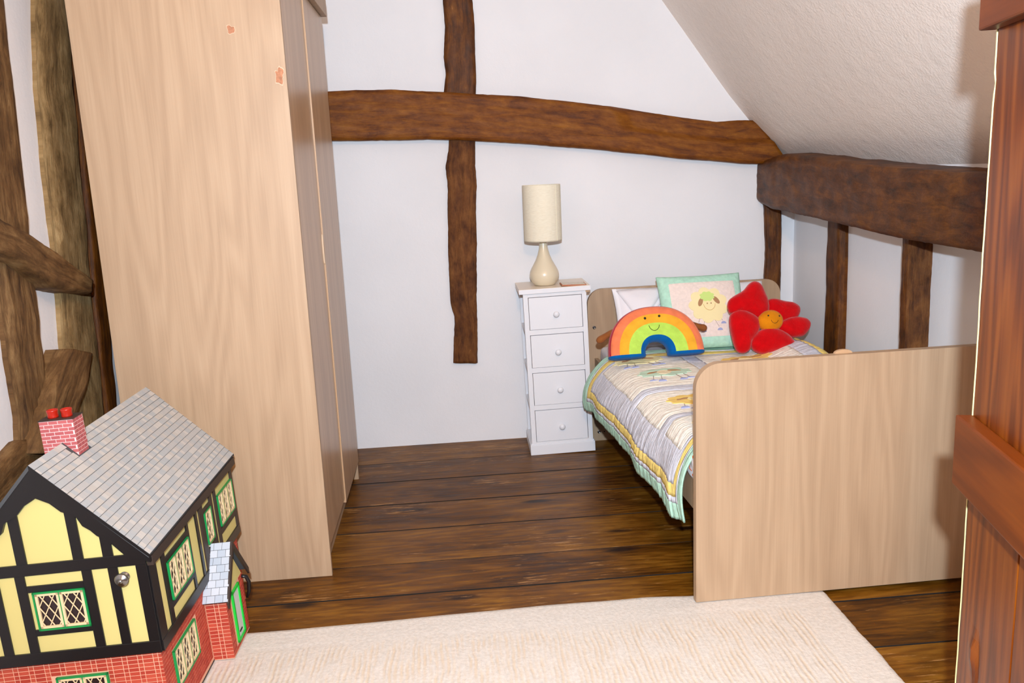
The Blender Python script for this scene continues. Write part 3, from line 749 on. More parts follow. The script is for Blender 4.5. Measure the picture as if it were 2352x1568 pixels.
# ------------------------------------------------------------------ soft things on the bed; frame: bed-local -> world
BM = Matrix.Translation(bed.location) @ Matrix.Rotation(0.0231, 4, 'Z')
def leaning(name, x, y, z, lean, yaw=0.0, roll=0.0):
    """empty whose local x = right, local y = up the slope, local z = towards the room"""
    e = empty(name)
    Rm = Matrix.Rotation(yaw, 4, 'Z') @ Matrix.Rotation(-lean, 4, 'X') @ Matrix(((1, 0, 0, 0), (0, 0, -1, 0), (0, 1, 0, 0), (0, 0, 0, 1))) @ Matrix.Rotation(roll, 4, 'Z')
    e.matrix_world = BM @ Matrix.Translation((x, y, z)) @ Rm
    return e
def cushion_fn(hw, hh, T, pinch=0.06, edge=0.008):
    def fn(a, b, side=1, off=0.0):
        u, v = a / hw, b / hh; u = max(-1, min(1, u)); v = max(-1, min(1, v))
        k = max(0, (1 - abs(u) ** 3.2)) * max(0, (1 - abs(v) ** 3.2))
        x = u * hw * (1 - pinch * (1 - v * v) * abs(u) ** 3); y = v * hh * (1 - pinch * (1 - u * u) * abs(v) ** 3)
        return Vector((x, y + hh, side * (edge * 0.5 + T * k ** 0.55 + off) + side * 0.002 * noise.noise((a * 18, b * 18, side))))
    return fn
def cushion_mesh(fn, hw, hh, n=40):
    bm = B(); Fm = []; Bk = []
    for s, lst in ((1, Fm), (-1, Bk)):
        for i in range(n + 1):
            lst.append([bm.verts.new(fn(-hw + 2 * hw * i / n, -hh + 2 * hh * j / n, s)) for j in range(n + 1)])
    for L in (Fm, Bk):
        for i in range(n):
            for j in range(n): bm.faces.new((L[i][j], L[i + 1][j], L[i + 1][j + 1], L[i][j + 1]))
    ring = [(i, 0) for i in range(n)] + [(n, j) for j in range(n)] + [(n - i, n) for i in range(n)] + [(0, n - j) for j in range(n)]
    for k in range(len(ring)):
        a, b = ring[k], ring[(k + 1) % len(ring)]
        bm.faces.new((Fm[a[0]][a[1]], Fm[b[0]][b[1]], Bk[b[0]][b[1]], Bk[a[0]][a[1]]))
    return bm

# white pillow
pil = leaning('pillow', 0.475, 1.50, 0.505, 0.42); tag(pil, 'white pillow propped against the headboard behind the cushions', 'pillow')
fnp = cushion_fn(0.37, 0.145, 0.055, 0.03)
obj('pillow_body', cushion_mesh(fnp, 0.37, 0.145), M['sheet'], pil, smooth=True)
bm = B(); G = []
for i in range(5): G.append([bm.verts.new(fnp(-0.37 + 0.012 * i / 4 * 1.6, -0.145 + 0.29 * j / 20, 1, 0.003)) for j in range(21)])
for a, b in zip(G, G[1:]):
    for j in range(20): bm.faces.new((a[j], b[j], b[j + 1], a[j + 1]))
o = obj('hem', bm, plain('white_hem', lin(244, 242, 246), 0.9), pil, smooth=True)
# folded opening flap: triangular fold of cloth
bm = B(); ptsF = [(-0.355, 0.132), (-0.30, 0.02), (-0.255, -0.045), (-0.20, 0.03), (-0.12, 0.128), (-0.24, 0.138)]
c_ = bm.verts.new(fnp(-0.25, 0.07, 1, 0.012)); rg = [bm.verts.new(fnp(a, b, 1, 0.005 + (0.006 if i in (2, 3) else 0))) for i, (a, b) in enumerate(ptsF)]
for i in range(len(rg)): bm.faces.new((c_, rg[i], rg[(i + 1) % len(rg)]))
bmesh.ops.subdivide_edges(bm, edges=bm.edges[:], cuts=3, use_grid_fill=True)
o = obj('flap', bm, M['sheet'], pil, smooth=True); sm = o.modifiers.new('s', 'SOLIDIFY'); sm.thickness = 0.003; sm.offset = 1
obj('crease', tube(B(), [fnp(-0.25 + 0.165 * t, -0.05 + 0.165 * t + 0.01 * math.sin(t * 3), 1, 0.003) for t in [i / 10 for i in range(11)]], 0.0035, 6), M['sheet'], pil, smooth=True)

# sheep cushion
HW, HH = 0.198, 0.178
cu = leaning('sheep_cushion', 0.488, 1.345, 0.512, 0.46, 0.0, 0.0); tag(cu, 'square mint-bordered quilted cushion with an applique sheep, leaning on the white pillow', 'cushion')
fnc = cushion_fn(HW, HH, 0.045, 0.03)
cub = obj('cushion_body', cushion_mesh(fnc, HW, HH), flat('mint_cotton', (184, 228, 206), var=0.08, vscale=60, bstr=0.4, bscale=60, bdist=0.006), cu, smooth=True)
fs = lambda a, b, off: fnc(a, b, 1, off)
IW, IH = HW - 0.040, HH - 0.042
bm = B(); n = 34; G = [[bm.verts.new(fs(-IW + 2 * IW * i / n, -IH + 2 * IH * j / n, 0.0016 if 0 < i < n and 0 < j < n else -0.001)) for j in range(n + 1)] for i in range(n + 1)]
for a, b in zip(G, G[1:]):
    for j in range(n): bm.faces.new((a[j], b[j], b[j + 1], a[j + 1]))
pan = obj('front_panel', bm, flat('cream_cotton', (240, 224, 214), var=0.05, vscale=80, bstr=0.5, bscale=70, bdist=0.006), cu, smooth=True)
SX, SY = 0.014, 0.016
wl = applique('sheep_applique', blob(SX, SY, 0.085, 0.080, 9, 0.18, 72), fs, 0.0040, M['ap_yel'], cu, 6)
applique('forelock', blob(SX - 0.002, SY + 0.040, 0.032, 0.022, 8, 0.22), fs, 0.0062, M['ap_lime'], wl)
applique('ear', ell(SX - 0.036, SY + 0.014, 0.021, 0.010, 1.15), fs, 0.0058, M['ap_brown'], wl)
applique('ear', ell(SX + 0.039, SY + 0.020, 0.021, 0.010, -0.95), fs, 0.0058, M['ap_brown'], wl)
applique('face', ell(SX + 0.003, SY + 0.000, 0.027, 0.027), fs, 0.0052, M['ap_yel'], wl)
stitch('face_outline', [(SX + 0.003 + 0.027 * math.cos(a), SY + 0.004 - 0.030 * math.sin(a)) for a in [i * math.pi / 16 for i in range(17)]], fs, 0.0062, M['thread_tan'], wl, 0.0009)
for dx in (-0.008, 0.010): applique('eye', ell(SX + 0.002 + dx, SY + 0.006, 0.0032, 0.003, 0, 10), fs, 0.0064, M['ap_brown'], wl, 1)
for x0, y0, x1, y1 in ((-0.048, -0.060, -0.058, -0.082), (-0.028, -0.070, -0.040, -0.112), (0.020, -0.074, 0.036, -0.108), (0.044, -0.058, 0.056, -0.078)):
    for k in range(0, 10, 2):
        stitch('leg_stitch', [(SX + lerp(x0, x1, k / 10), SY + lerp(y0, y1, k / 10)), (SX + lerp(x0, x1, (k + 1.3) / 10), SY + lerp(y0, y1, (k + 1.3) / 10))], fs, 0.0032, M['thread'], wl)
    applique('hoof', hoof(SX + x1 + 0.003, SY + y1 - 0.014, 0.012), fs, 0.0034, M['ap_blue'], wl, 2)

# rainbow plush
rb = leaning('rainbow_plush', 0.203, 1.225, 0.516, 0.36, 0.03); tag(rb, 'smiling rainbow plush toy with brown arms sitting on the quilt', 'plush toy')
RT = 0.042
def rpos(th, ph):
    """th 0..pi along the arch, ph 0..2pi round the section; (rho=1 outer)"""
    cr = math.cos(ph); sr = math.sin(ph)
    rho = math.copysign(abs(cr) ** 0.55, cr); dep = math.copysign(abs(sr) ** 0.75, sr) * RT
    t = (rho + 1) / 2
    ax = lerp(0.050, 0.212, t); ay = lerp(0.052, 0.208, t)
    c, s = math.cos(th), math.sin(th)
    x = ax * math.copysign(abs(c) ** 0.86, c); y = ay * abs(s) ** 0.92
    return Vector((x, y + 0.010, dep + RT)), rho
NT, NP = 72, 64
parts = {k: (B(), {}) for k in ('f_crim', 'f_coral', 'f_orange', 'f_lime', 'f_blue')}
def rcol(ph):
    cr = math.cos(ph); rho = math.copysign(abs(cr) ** 0.55, cr)
    if math.sin(ph) > 0:
        if rho > 0.93: return 'f_crim'
        if rho > 0.50: return 'f_coral'
        if rho > -0.10: return 'f_orange'
        if rho > -0.68: return 'f_lime'
        return 'f_blue'
    return 'f_blue' if rho < -0.5 else 'f_crim'
for i in range(NT):
    for j in range(NP):
        b_, vm = parts[rcol(2 * math.pi * (j + 0.5) / NP)]
        q = []
        for a, c in ((i, j), (i + 1, j), (i + 1, (j + 1) % NP), (i, (j + 1) % NP)):
            if (a, c) not in vm: vm[(a, c)] = b_.verts.new(rpos(math.pi * a / NT, 2 * math.pi * c / NP)[0])
            q.append(vm[(a, c)])
        b_.faces.new(q)
b_, vm = parts['f_blue']
for a in (0, NT):
    R0 = [rpos(math.pi * a / NT, 2 * math.pi * c / NP)[0] for c in range(NP)]; cc = sum(R0, Vector()) / NP
    prev = [b_.verts.new(p) for p in R0]
    for k, dy in ((1.02, -0.004), (0.97, -0.011), (0.8, -0.014), (0.4, -0.015)):
        ring = [b_.verts.new(cc + (p - cc) * k + Vector((0, dy, 0))) for p in R0]
        for c in range(NP): b_.faces.new((prev[c], prev[(c + 1) % NP], ring[(c + 1) % NP], ring[c]))
        prev = ring
    b_.faces.new(prev)
for k, nm in (('f_crim', 'crimson_back'), ('f_coral', 'coral_band'), ('f_orange', 'amber_band'), ('f_lime', 'lime_band'), ('f_blue', 'blue_band')): obj(nm, parts[k][0], M[k], rb, smooth=True)
def ball(bm, c, r, sz=(1, 1, 1), sub=2):
    g = bmesh.ops.create_icosphere(bm, subdivisions=sub, radius=r)
    for v in g['verts']: v.co = Vector((v.co.x * sz[0], v.co.y * sz[1], v.co.z * sz[2])) + Vector(c)
    return bm
zf = 2 * RT
for x, y in ((-0.045, 0.162), (0.019, 0.168)): obj('eye', ball(B(), (x, y, zf - 0.001), 0.0058), M['black'], rb, smooth=True)
obj('mouth', tube(B(), [(-0.008 + 0.024 * math.sin(a), 0.136 - 0.030 * math.cos(a), zf + 0.0003) for a in [(-1.35 + 2.7 * i / 14) for i in range(15)]], 0.0012, 6), M['black'], rb)
for pts, rad in (([(-0.165, 0.128, 0.02), (-0.198, 0.112, 0.025), (-0.224, 0.098, 0.03), (-0.242, 0.088, 0.032), (-0.257, 0.082, 0.033)], [0.014, 0.014, 0.015, 0.019, 0.008]),
                 ([(0.165, 0.140, 0.02), (0.188, 0.128, 0.025), (0.212, 0.116, 0.03), (0.230, 0.110, 0.032), (0.245, 0.108, 0.033)], [0.013, 0.013, 0.014, 0.019, 0.008])):
    o = obj('arm', tube(B(), pts, rad, 14), M['f_brown'], rb, smooth=True); sm = o.modifiers.new('s', 'SUBSURF'); sm.levels = 1; sm.render_levels = 2

# flower plush: outlines read from the picture, laid on a plane resting on the quilt and leaning back
LF = 0.40; fl0 = Vector((0.712, 1.19, 0.518))
fl = leaning('flower_plush', fl0.x, fl0.y, fl0.z, LF); tag(fl, 'red five-petal flower plush toy with smiling orange face on the quilt', 'plush toy')
MI = fl.matrix_world.inverted()
def fpx(X, Y):
    u, v = 1640 + X * 0.15944, 600 + Y * 0.15944
    o_ = MI @ CAM; d = MI.to_3x3() @ ray(u, v); t = (0.03 - o_.z) / d.z; p = o_ + d * t; return (p.x, p.y)
def inflated(pts, T, zc, n=64, rings=10, back=0.7, wob=0.0):
    loop = [Vector((a, b, 0)) for a, b in pts]; loop.append(loop[0])
    P2 = [polyline(loop, i / n) for i in range(n)]
    for _ in range(3): P2 = [(P2[i - 1] + P2[i] * 2 + P2[(i + 1) % n]) / 4 for i in range(n)]
    c = sum(P2, Vector()) / n; bm = B(); top = bm.verts.new((c.x, c.y, zc + T)); bot = bm.verts.new((c.x, c.y, zc - T * back))
    prevT = prevB = None
    for r in range(1, rings + 1):
        k = math.sin(r / rings * math.pi / 2); h = math.cos(r / rings * math.pi / 2) ** 0.8 if r < rings else 0
        rt = [bm.verts.new((c.x + (p.x - c.x) * k, c.y + (p.y - c.y) * k, zc + T * h + wob * noise.noise((p.x * 30, p.y * 30, r)))) for p in P2]
        rbk = [bm.verts.new((c.x + (p.x - c.x) * k, c.y + (p.y - c.y) * k, zc - T * back * h)) for p in P2] if r < rings else rt
        for i in range(n):
            j = (i + 1) % n
            if prevT is None: bm.faces.new((top, rt[i], rt[j])); bm.faces.new((bot, rbk[j], rbk[i]))
            else: bm.faces.new((prevT[i], rt[i], rt[j], prevT[j])); bm.faces.new((prevB[i], prevB[j], rbk[j], rbk[i]))
        prevT, prevB = rt, rbk
    return bm
PET = [([(610, 285), (680, 330), (720, 430), (770, 540), (800, 680), (760, 790), (680, 850), (600, 830), (520, 760), (300, 740), (225, 770), (185, 650), (200, 560), (300, 490), (430, 420), (480, 340), (540, 290)], 0.042, 0.030),
       ([(740, 580), (800, 535), (880, 530), (1000, 565), (1150, 585), (1240, 640), (1255, 700), (1220, 800), (1100, 850), (960, 890), (840, 880), (760, 780)], 0.036, 0.022),
       ([(840, 930), (960, 870), (1060, 815), (1200, 800), (1330, 825), (1390, 890), (1370, 980), (1290, 1080), (1120, 1105), (1000, 1070), (880, 1010)], 0.036, 0.034),
       ([(620, 1010), (760, 960), (900, 985), (1040, 1060), (1140, 1170), (1140, 1210), (960, 1285), (800, 1330), (680, 1355), (560, 1310), (500, 1220), (520, 1120)], 0.046, 0.046),
       ([(220, 770), (300, 710), (430, 710), (560, 770), (650, 850), (660, 950), (600, 1080), (520, 1190), (510, 1290), (420, 1340), (320, 1310), (270, 1180), (225, 980), (210, 840)], 0.044, 0.036)]
for pts, T, zc in PET: obj('petal', inflated([fpx(*p) for p in pts], T, zc, wob=0.002), M['f_red'], fl, smooth=True)
fc = obj('face', inflated([fpx(780 + 182 * math.cos(a), 878 + 158 * math.sin(a)) for a in [i * math.pi / 12 for i in range(24)]], 0.040, 0.050), M['f_face'], fl, smooth=True)
def on_face(X, Y, h=0.0):
    a, b = fpx(X, Y); c0, c1 = fpx(780, 878); rx = abs(fpx(962, 878)[0] - c0); ry = abs(fpx(780, 1036)[1] - c1)
    k = min(0.98, math.hypot((a - c0) / rx, (b - c1) / ry)); return Vector((a, b, 0.050 + 0.040 * (1 - k * k) ** 0.4 + h))
for X, Y in ((716, 824), (875, 828)): obj('eye', ball(B(), on_face(X, Y, -0.001), 0.0040), M['black'], fc, smooth=True)
obj('mouth', tube(B(), [on_face(804 + 50 * math.sin(a), 882 + 50 * math.cos(a), 0.0004) for a in [(-1.45 + 2.9 * i / 12) for i in range(13)]], 0.0009, 6), M['black'], fc)

# ------------------------------------------------------------------ drawer unit, lamp, coaster
ch = empty('drawer_unit', (0.3513, 3.912, 0.001), (0, 0, 0)); tag(ch, 'slim white four-drawer unit with open slatted sides beside the bed', 'drawers')
ch.rotation_euler = Matrix.Rotation(-0.0171, 3, 'Z').to_4x4().to_3x3().to_euler()
ch.matrix_world = Matrix.Translation((0.3435, 3.922, 0.0)) @ Matrix.Rotation(-0.0171, 4, 'Z') @ Matrix.Rotation(-0.0195, 4, 'Y')
cw, cdp, chh = 0.3126, 0.268, 0.8052
bxo('base', (0, 0, 0), (cw, cdp, 0.05), M['white'], ch, 0.002)
bxo('base_moulding', (0.004, 0.004, 0.05), (cw - 0.004, cdp - 0.002, 0.058), M['white'], ch, 0.001)
bxo('top', (-0.010, -0.010, 0.783), (cw + 0.010, cdp, chh), M['white_top_lit'], ch, 0.0015)
bxo('top_edge', (-0.0106, -0.0106, 0.7835), (cw + 0.0106, -0.0094, chh - 0.0012), M['white'], ch, 0)
bxo('underlay', (cw - 0.012, 0.002, 0.7735), (cw + 0.008, 0.05, 0.783), M['lam_edge'], ch, 0.0005)
for x0, x1 in ((0.008, 0.030), (0.282, 0.304)):
    for y0, y1 in ((0.004, 0.026), (cdp - 0.024, cdp - 0.002)): bxo('post', (x0, y0, 0.058), (x1, y1, 0.783), M['white'], ch, 0.001)
zr = [(0.765, 0.783), (0.586, 0.610), (0.404, 0.428), (0.221, 0.245), (0.058, 0.064)]
for z0, z1 in zr: bxo('front_rail', (0.030, 0.005, z0), (0.282, 0.025, z1), M['white'], ch, 0.0008)
for z0, z1 in zr[1:4]:
    for x0, x1 in ((0.010, 0.028), (0.284, 0.302)): bxo('side_rail', (x0, 0.026, z0 + 0.002), (x1, cdp - 0.024, z1 - 0.002), M['white'], ch, 0.0008)
bxo('back_panel', (0.030, cdp - 0.012, 0.058), (0.282, cdp - 0.006, 0.783), M['white'], ch)
for za, zb in ((0.6115, 0.7625), (0.4295, 0.5835), (0.2465, 0.4015), (0.0655, 0.2185)):
    d = bxo('drawer', (0.0325, 0.003, za), (0.2795, 0.020, zb), M['white'], ch, 0.0012)
    bxo('drawer_box', (0.036, 0.020, za + 0.004), (0.276, cdp - 0.03, zb - 0.02), M['white'], d)
    kz = (za + zb) / 2 - 0.006
    R = Matrix.Translation((0.157, 0.003, kz)) @ Matrix.Rotation(math.pi / 2, 4, 'X')
    obj('knob', lathe(B(), [(0.0065, 0), (0.006, 0.006), (0.009, 0.010), (0.0135, 0.015), (0.0145, 0.019), (0.0125, 0.024), (0.007, 0.0275), (0.001, 0.0285)], 24, R), M['white'], d, smooth=True)
LZ = 0.8105
lamp = empty('table_lamp', (0.4515, 4.03, LZ)); tag(lamp, 'cream teardrop table lamp with tall cylindrical linen shade on the white drawer unit', 'lamp')
obj('lamp_base', lathe(B(), [(0.046, -0.002), (0.052, 0.003), (0.060, 0.013), (0.068, 0.030), (0.0705, 0.045), (0.067, 0.063), (0.0595, 0.079), (0.051, 0.094), (0.039, 0.116), (0.029, 0.141), (0.0215, 0.169), (0.0185, 0.198), (0.018, 0.212)], 48), M['cream_cer'], lamp, smooth=True)
bm = B(); lathe(bm, [(0.0865, 0.207), (0.0885, 0.206), (0.0895, 0.215), (0.0895, 0.30), (0.0895, 0.46), (0.0890, 0.466), (0.0870, 0.466), (0.0865, 0.46), (0.0865, 0.207)], 64, cap0=False, cap1=False)
sh_ = obj('lamp_shade', bm, M['shade'], lamp, smooth=True)
bm = B(); box(bm, (-0.0012, -0.0907, 0.208), (0.0012, -0.0893, 0.465)); sh2 = obj('shade_seam', bm, plain('seam_tape', lin(236, 230, 206), 0.9), sh_); sh2.rotation_euler = (0, 0, 0.72)
bm = B(); lathe(bm, [(0.013, 0.212), (0.013, 0.25), (0.006, 0.255)], 16); obj('bulb_holder', bm, M['white'], lamp)
bm = B()
for a in range(3): tube(bm, [(0.012 * math.cos(a * 2.094), 0.012 * math.sin(a * 2.094), 0.245), (0.087 * math.cos(a * 2.094), 0.087 * math.sin(a * 2.094), 0.235)], 0.0015, 6)
obj('spider', bm, M['metal'], lamp)
co = bxo('coaster', (-0.058, -0.045, 0), (0.058, 0.045, 0.006), plain('brown_wood', lin(176, 104, 66), 0.5), None, 0.001)
co.location = (0.578, 3.972, 0.8095); co.rotation_euler = (0, 0.0195, -0.017)
tag(co, 'small flat brown-edged coaster with a faded print lying by the lamp base', 'coaster')
mt, nt, bs = new_mat('faded_print'); v_ = coord(nt); nn = noise_(nt, v_, 60, 3)
nt.links.new(ramp(nt, nn, [(0.35, lin(198, 176, 150)), (0.5, lin(222, 206, 186)), (0.66, lin(206, 196, 150))]), bs.inputs['Base Color']); bs.inputs['Roughness'].default_value = 0.3
bxo('print', (-0.053, -0.041, 0.006), (0.053, 0.041, 0.0066), mt, co)

# ------------------------------------------------------------------ dolls' house
HWd, HL, HZ1, HZ2, HRI = 0.4167, 0.683, 0.2349, 0.4937, 0.2392
dh = empty('dolls_house'); tag(dh, "half-timbered dolls' house with grey slate roof, red brick base and porch", "dolls' house")
dh.matrix_world = Matrix.Translation((-0.7394, 1.9558, 0.0165)) @ Matrix.Rotation(-0.0294, 4, 'Z') @ Matrix.Rotation(-0.0421, 4, 'Y')
OV = 0.010
def part(name, lo, hi, mat, parent=dh, bev=0, **k): return bxo(name, lo, hi, mat, parent, bev, **k)
part('base_board', (-HWd, 0, 0.0), (0, HL, 0.006), M['h_brown'])
gf = part('ground_floor', (-HWd, 0, 0.006), (0, HL, HZ1), M['h_mort'], label='red brick ground floor')
XC = -HWd / 2
bm = B(); up = [(-HWd - OV, HZ1), (OV, HZ1), (OV, HZ2 - 0.01), (XC, HZ2 + HRI - 0.03), (-HWd - OV, HZ2 - 0.01)]
prism(bm, up, lambda a, b, d: Vector((a, d, b)), -OV, HL + OV)
uf = obj('upper_floor', bm, M['h_cream'], dh, label='cream upper floor walls')
G_ = Matrix(((1, 0, 0, 0), (0, 0, -1, -OV), (0, 1, 0, 0), (0, 0, 0, 1)))      # gable face: (a,b,d) -> (x=a, z=b, y=-OV-d)
S_ = Matrix(((0, 0, 1, OV), (1, 0, 0, 0), (0, 1, 0, 0), (0, 0, 0, 1)))        # long side: (a,b,d) -> (y=a, z=b, x=OV+d)
G0 = Matrix(((1, 0, 0, 0), (0, 0, -1, 0), (0, 1, 0, 0), (0, 0, 0, 1)))
S0 = Matrix(((0, 0, 1, 0), (1, 0, 0, 0), (0, 1, 0, 0), (0, 0, 0, 1)))
def timber(Mx, a0, a1, b0, b1, mat, t=0.004, bev=0.0006):
    obj('timber', box(B(), (a0, b0, -0.001), (a1, b1, t), bev, 1, Mx), mat, uf)
K = M['h_black']
mir = lambda a: 2 * XC - a
# gable timbers
timber(G_, -HWd - OV, OV, HZ1, 0.265, K, 0.005)
timber(G_, -HWd - OV, OV, 0.463, 0.491, K, 0.005)
for a0, a1 in ((-0.016, OV), (-0.081, -0.058), (-0.142, -0.119)):
    timber(G_, a0, a1, 0.263, 0.465, K); timber(G_, mir(a1), mir(a0), 0.263, 0.465, K)
timber(G_, mir(-0.142), -0.142, 0.420, 0.436, K); timber(G_, mir(-0.142), -0.142, 0.308, 0.324, K)
def roofz(a): return HZ2 + HRI * (1 - abs(a - XC) / (HWd / 2 + OV + 0.012))
for a0, a1 in ((-0.155, -0.131), (-0.086, -0.062)):
    for s in (0, 1):
        b0, b1 = (a0, a1) if s == 0 else (mir(a1), mir(a0))
        pts = [(b0, 0.489), (b1, 0.489), (b1, roofz(b1) - 0.03), (b0, roofz(b0) - 0.03)]
        obj('timber', prism(B(), pts, lambda a, b, d: G_ @ Vector((a, b, d)), -0.001, 0.004), K, uf)
for s in (1, -1):
    f = (lambda a: a) if s == 1 else mir
    e = OV + 0.014
    # scalloped verge board
    pts = [(XC, roofz(XC) - 0.002), (e, roofz(e) - 0.002), (e, roofz(e) - 0.022), (-0.030, roofz(-0.030) - 0.058), (-0.060, roofz(-0.060) - 0.052), (-0.066, roofz(-0.066) - 0.052),
           (-0.088, roofz(-0.088) - 0.060), (-0.100, roofz(-0.100) - 0.058), (-0.116, roofz(-0.116) - 0.062), (-0.126, roofz(-0.126) - 0.050), (-0.134, roofz(-0.134) - 0.052), (-0.158, roofz(-0.158) - 0.066), (-0.180, roofz(-0.180) - 0.066), (-0.196, roofz(-0.196) - 0.074), (XC, roofz(XC) - 0.080)]
    obj('verge_board', prism(B(), [(f(a), b) for a, b in pts], lambda a, b, d: G_ @ Vector((a, b, d)), -0.001, 0.010), K, uf)
# long side timbers (near end black, further along brown)
KB = M['h_brown']
timber(S_, -OV, HL + OV, HZ1, 0.262, K, 0.005)
part('fascia', (OV + 0.001, -OV - 0.002, HZ2 - 0.036), (OV + 0.016, HL + OV + 0.012, HZ2 - 0.012), KB, uf, 0.001)
for a0, a1, k in ((-OV, 0.030, K), (0.066, 0.088, K), (0.252, 0.268, K), (0.328, 0.344, K), (0.362, 0.394, KB), (0.458, 0.482, KB), (0.500, 0.520, KB), (0.674, HL + OV, KB)):
    timber(S_, a0, a1, 0.260, 0.462, k)
for a0, a1, k in ((0.088, 0.252, K), (0.394, 0.458, KB)):
    timber(S_, a0, a1, 0.416, 0.430, k)
    timber(S_, a0, a1, 0.296, 0.312, k)
timber(S_, 0.520, 0.674, 0.300, 0.318, KB)

def window(Mx, a0, a1, b0, b1, lights, parent, fw=0.004):
    bm = B()
    for lo, hi in (((a0, b0, 0), (a1, b0 + fw, 0.007)), ((a0, b1 - fw, 0), (a1, b1, 0.007)), ((a0, b0, 0), (a0 + fw, b1, 0.007)), ((a1 - fw, b0, 0), (a1, b1, 0.007))): box(bm, lo, hi, 0, 1, Mx)
    for i in range(1, lights):
        a = lerp(a0, a1, i / lights); box(bm, (a - 0.0012, b0, 0), (a + 0.0012, b1, 0.0058), 0, 1, Mx)
    fr = obj('window_frame', bm, M['h_green'], parent)
    obj('pane', box(B(), (a0 + fw, b0 + fw, -0.001), (a1 - fw, b1 - fw, 0.0012), 0, 1, Mx), M['h_glass'], fr)
    for i in range(lights):
        c0 = lerp(a0 + fw, a1 - fw, i / lights) + 0.0008; c1 = lerp(a0 + fw, a1 - fw, (i + 1) / lights) - 0.0008; d0, d1 = b0 + fw + 0.0008, b1 - fw - 0.0008
        t = 0.0055; bm = B()
        for lo, hi in (((c0, d0, 0), (c1, d0 + t, 0.0055)), ((c0, d1 - t, 0), (c1, d1, 0.0055)), ((c0, d0, 0), (c0 + t * 1.1, d1, 0.0055)), ((c1 - t * 1.1, d0, 0), (c1, d1, 0.0055))): box(bm, lo, hi, 0, 1, Mx)
        ia0, ia1, ib0, ib1 = c0 + t, c1 - t, d0 + t, d1 - t
        wI, hI = ia1 - ia0, ib1 - ib0; st = wI / 1.5; sl = hI / wI * 1.0
        # two families of diagonals clipped to the light
        for sg in (1, -1):
            for k in range(-4, 8):
                p = []
                off = (k + 0.25) * hI / 2.0
                # line b = ib0 + off + sg*sl*(a-ia0)  (sg<0 shifted up)
                base = off - (hI if sg > 0 else 0)
                f_ = lambda a: base + sg * sl * (a - ia0)
                a_s, a_e = 0.0, wI
                lo_a, hi_a = None, None
                for q in range(61):
                    a = wI * q / 60; b = base + sg * sl * a
                    if -1e-9 <= b <= hI:
                        if lo_a is None: lo_a = a
                        hi_a = a
                if lo_a is None or hi_a - lo_a < 0.002: continue
                A_ = Vector((ia0 + lo_a, ib0 + base + sg * sl * lo_a, 0.0035)); C_ = Vector((ia0 + hi_a, ib0 + base + sg * sl * hi_a, 0.0035))
                dr = (C_ - A_).normalized(); nr = Vector((-dr.y, dr.x, 0)) * 0.0011
                vs = [bm.verts.new(Mx @ (x_ + y_ + Vector((0, 0, z_)))) for x_ in (A_, C_) for y_ in (nr, -nr) for z_ in (0, 0.0014)]
                for ix in ((0, 1, 3, 2), (4, 6, 7, 5), (0, 4, 5, 1), (2, 3, 7, 6), (1, 5, 7, 3), (0, 2, 6, 4)): bm.faces.new([vs[z_] for z_ in ix])
        obj('casement', bm, M['h_win'], fr)
window(G_, -0.264, -0.142, 0.322, 0.420, 2, uf)
window(S_, 0.094, 0.252, 0.312, 0.414, 3, uf, 0.0022)
window(S_, 0.398, 0.456, 0.322, 0.418, 1, uf, 0.0022)
window(S_, 0.526, 0.676, 0.322, 0.420, 3, uf, 0.0022)
window(G0, -0.256, -0.132, 0.090, 0.190, 2, gf)
window(S0, 0.062, 0.226, 0.090, 0.190, 3, gf, 0.0022)
# knob on the hinged gable
R = G_ @ Matrix.Translation((-0.044, 0.438, 0.004))
obj('door_knob', lathe(B(), [(0.012, 0), (0.012, 0.002), (0.005, 0.003), (0.005, 0.009), (0.010, 0.011), (0.0155, 0.016), (0.0165, 0.020), (0.014, 0.0235), (0.006, 0.0245), (0.0055, 0.028), (0.003, 0.031), (0.0005, 0.0315)], 28, R), M['metal'], uf, smooth=True, label='round chrome knob on the gable')

# bricks: individual where they show, joined where too small to tell apart
def brick_rows(a0, a1, b0, b1, hgt=0.0088, lon=0.0235, sht=0.0105, mort=0.0016):
    r = 0; b = b1
    out = []
    while b - hgt > b0 - 1e-6:
        b -= mort; x = a0 - (0.012 if r % 2 else 0.0); long = r % 2 == 0
        while x < a1:
            l = lon if long else sht
            s, e = max(a0, x), min(a1, x + l)
            if e - s > 0.003: out.append((s, e, b - hgt, b, r))
            x += l + mort; long = not long
        b -= hgt; r += 1
    return out
cache = {}
def brick_obj(Mx, s, e, b0, b1, mats, parent, name='brick'):
    key = (round(e - s, 4), round(b1 - b0, 4), id(parent), random.randrange(len(mats)), tuple(round(x, 3) for x in Mx.to_3x3().row[0]))
    if key not in cache:
        w2, h2 = (e - s) / 2, (b1 - b0) / 2; bm = B(); R3 = Mx.to_3x3()
        vs = [bm.verts.new(R3 @ Vector(p)) for p in ((-w2, -h2, -0.0005), (w2, -h2, -0.0005), (w2, h2, -0.0005), (-w2, h2, -0.0005), (-w2 + 0.0002, -h2 + 0.0002, 0.0007), (w2 - 0.0002, -h2 + 0.0002, 0.0007), (w2 - 0.0002, h2 - 0.0002, 0.0007), (-w2 + 0.0002, h2 - 0.0002, 0.0007))]
        for ix in ((4, 5, 6, 7), (0, 1, 5, 4), (1, 2, 6, 5), (2, 3, 7, 6), (3, 0, 4, 7)): bm.faces.new([vs[i] for i in ix])
        me = bpy.data.meshes.new(name); bmesh.ops.recalc_face_normals(bm, faces=bm.faces); bm.to_mesh(me); bm.free(); me.materials.append(mats[key[3]]); cache[key] = me
    o = bpy.data.objects.new(name, cache[key]); COL.objects.link(o); o.parent = parent
    o.location = Mx @ Vector(((s + e) / 2, (b0 + b1) / 2, 0)); return o
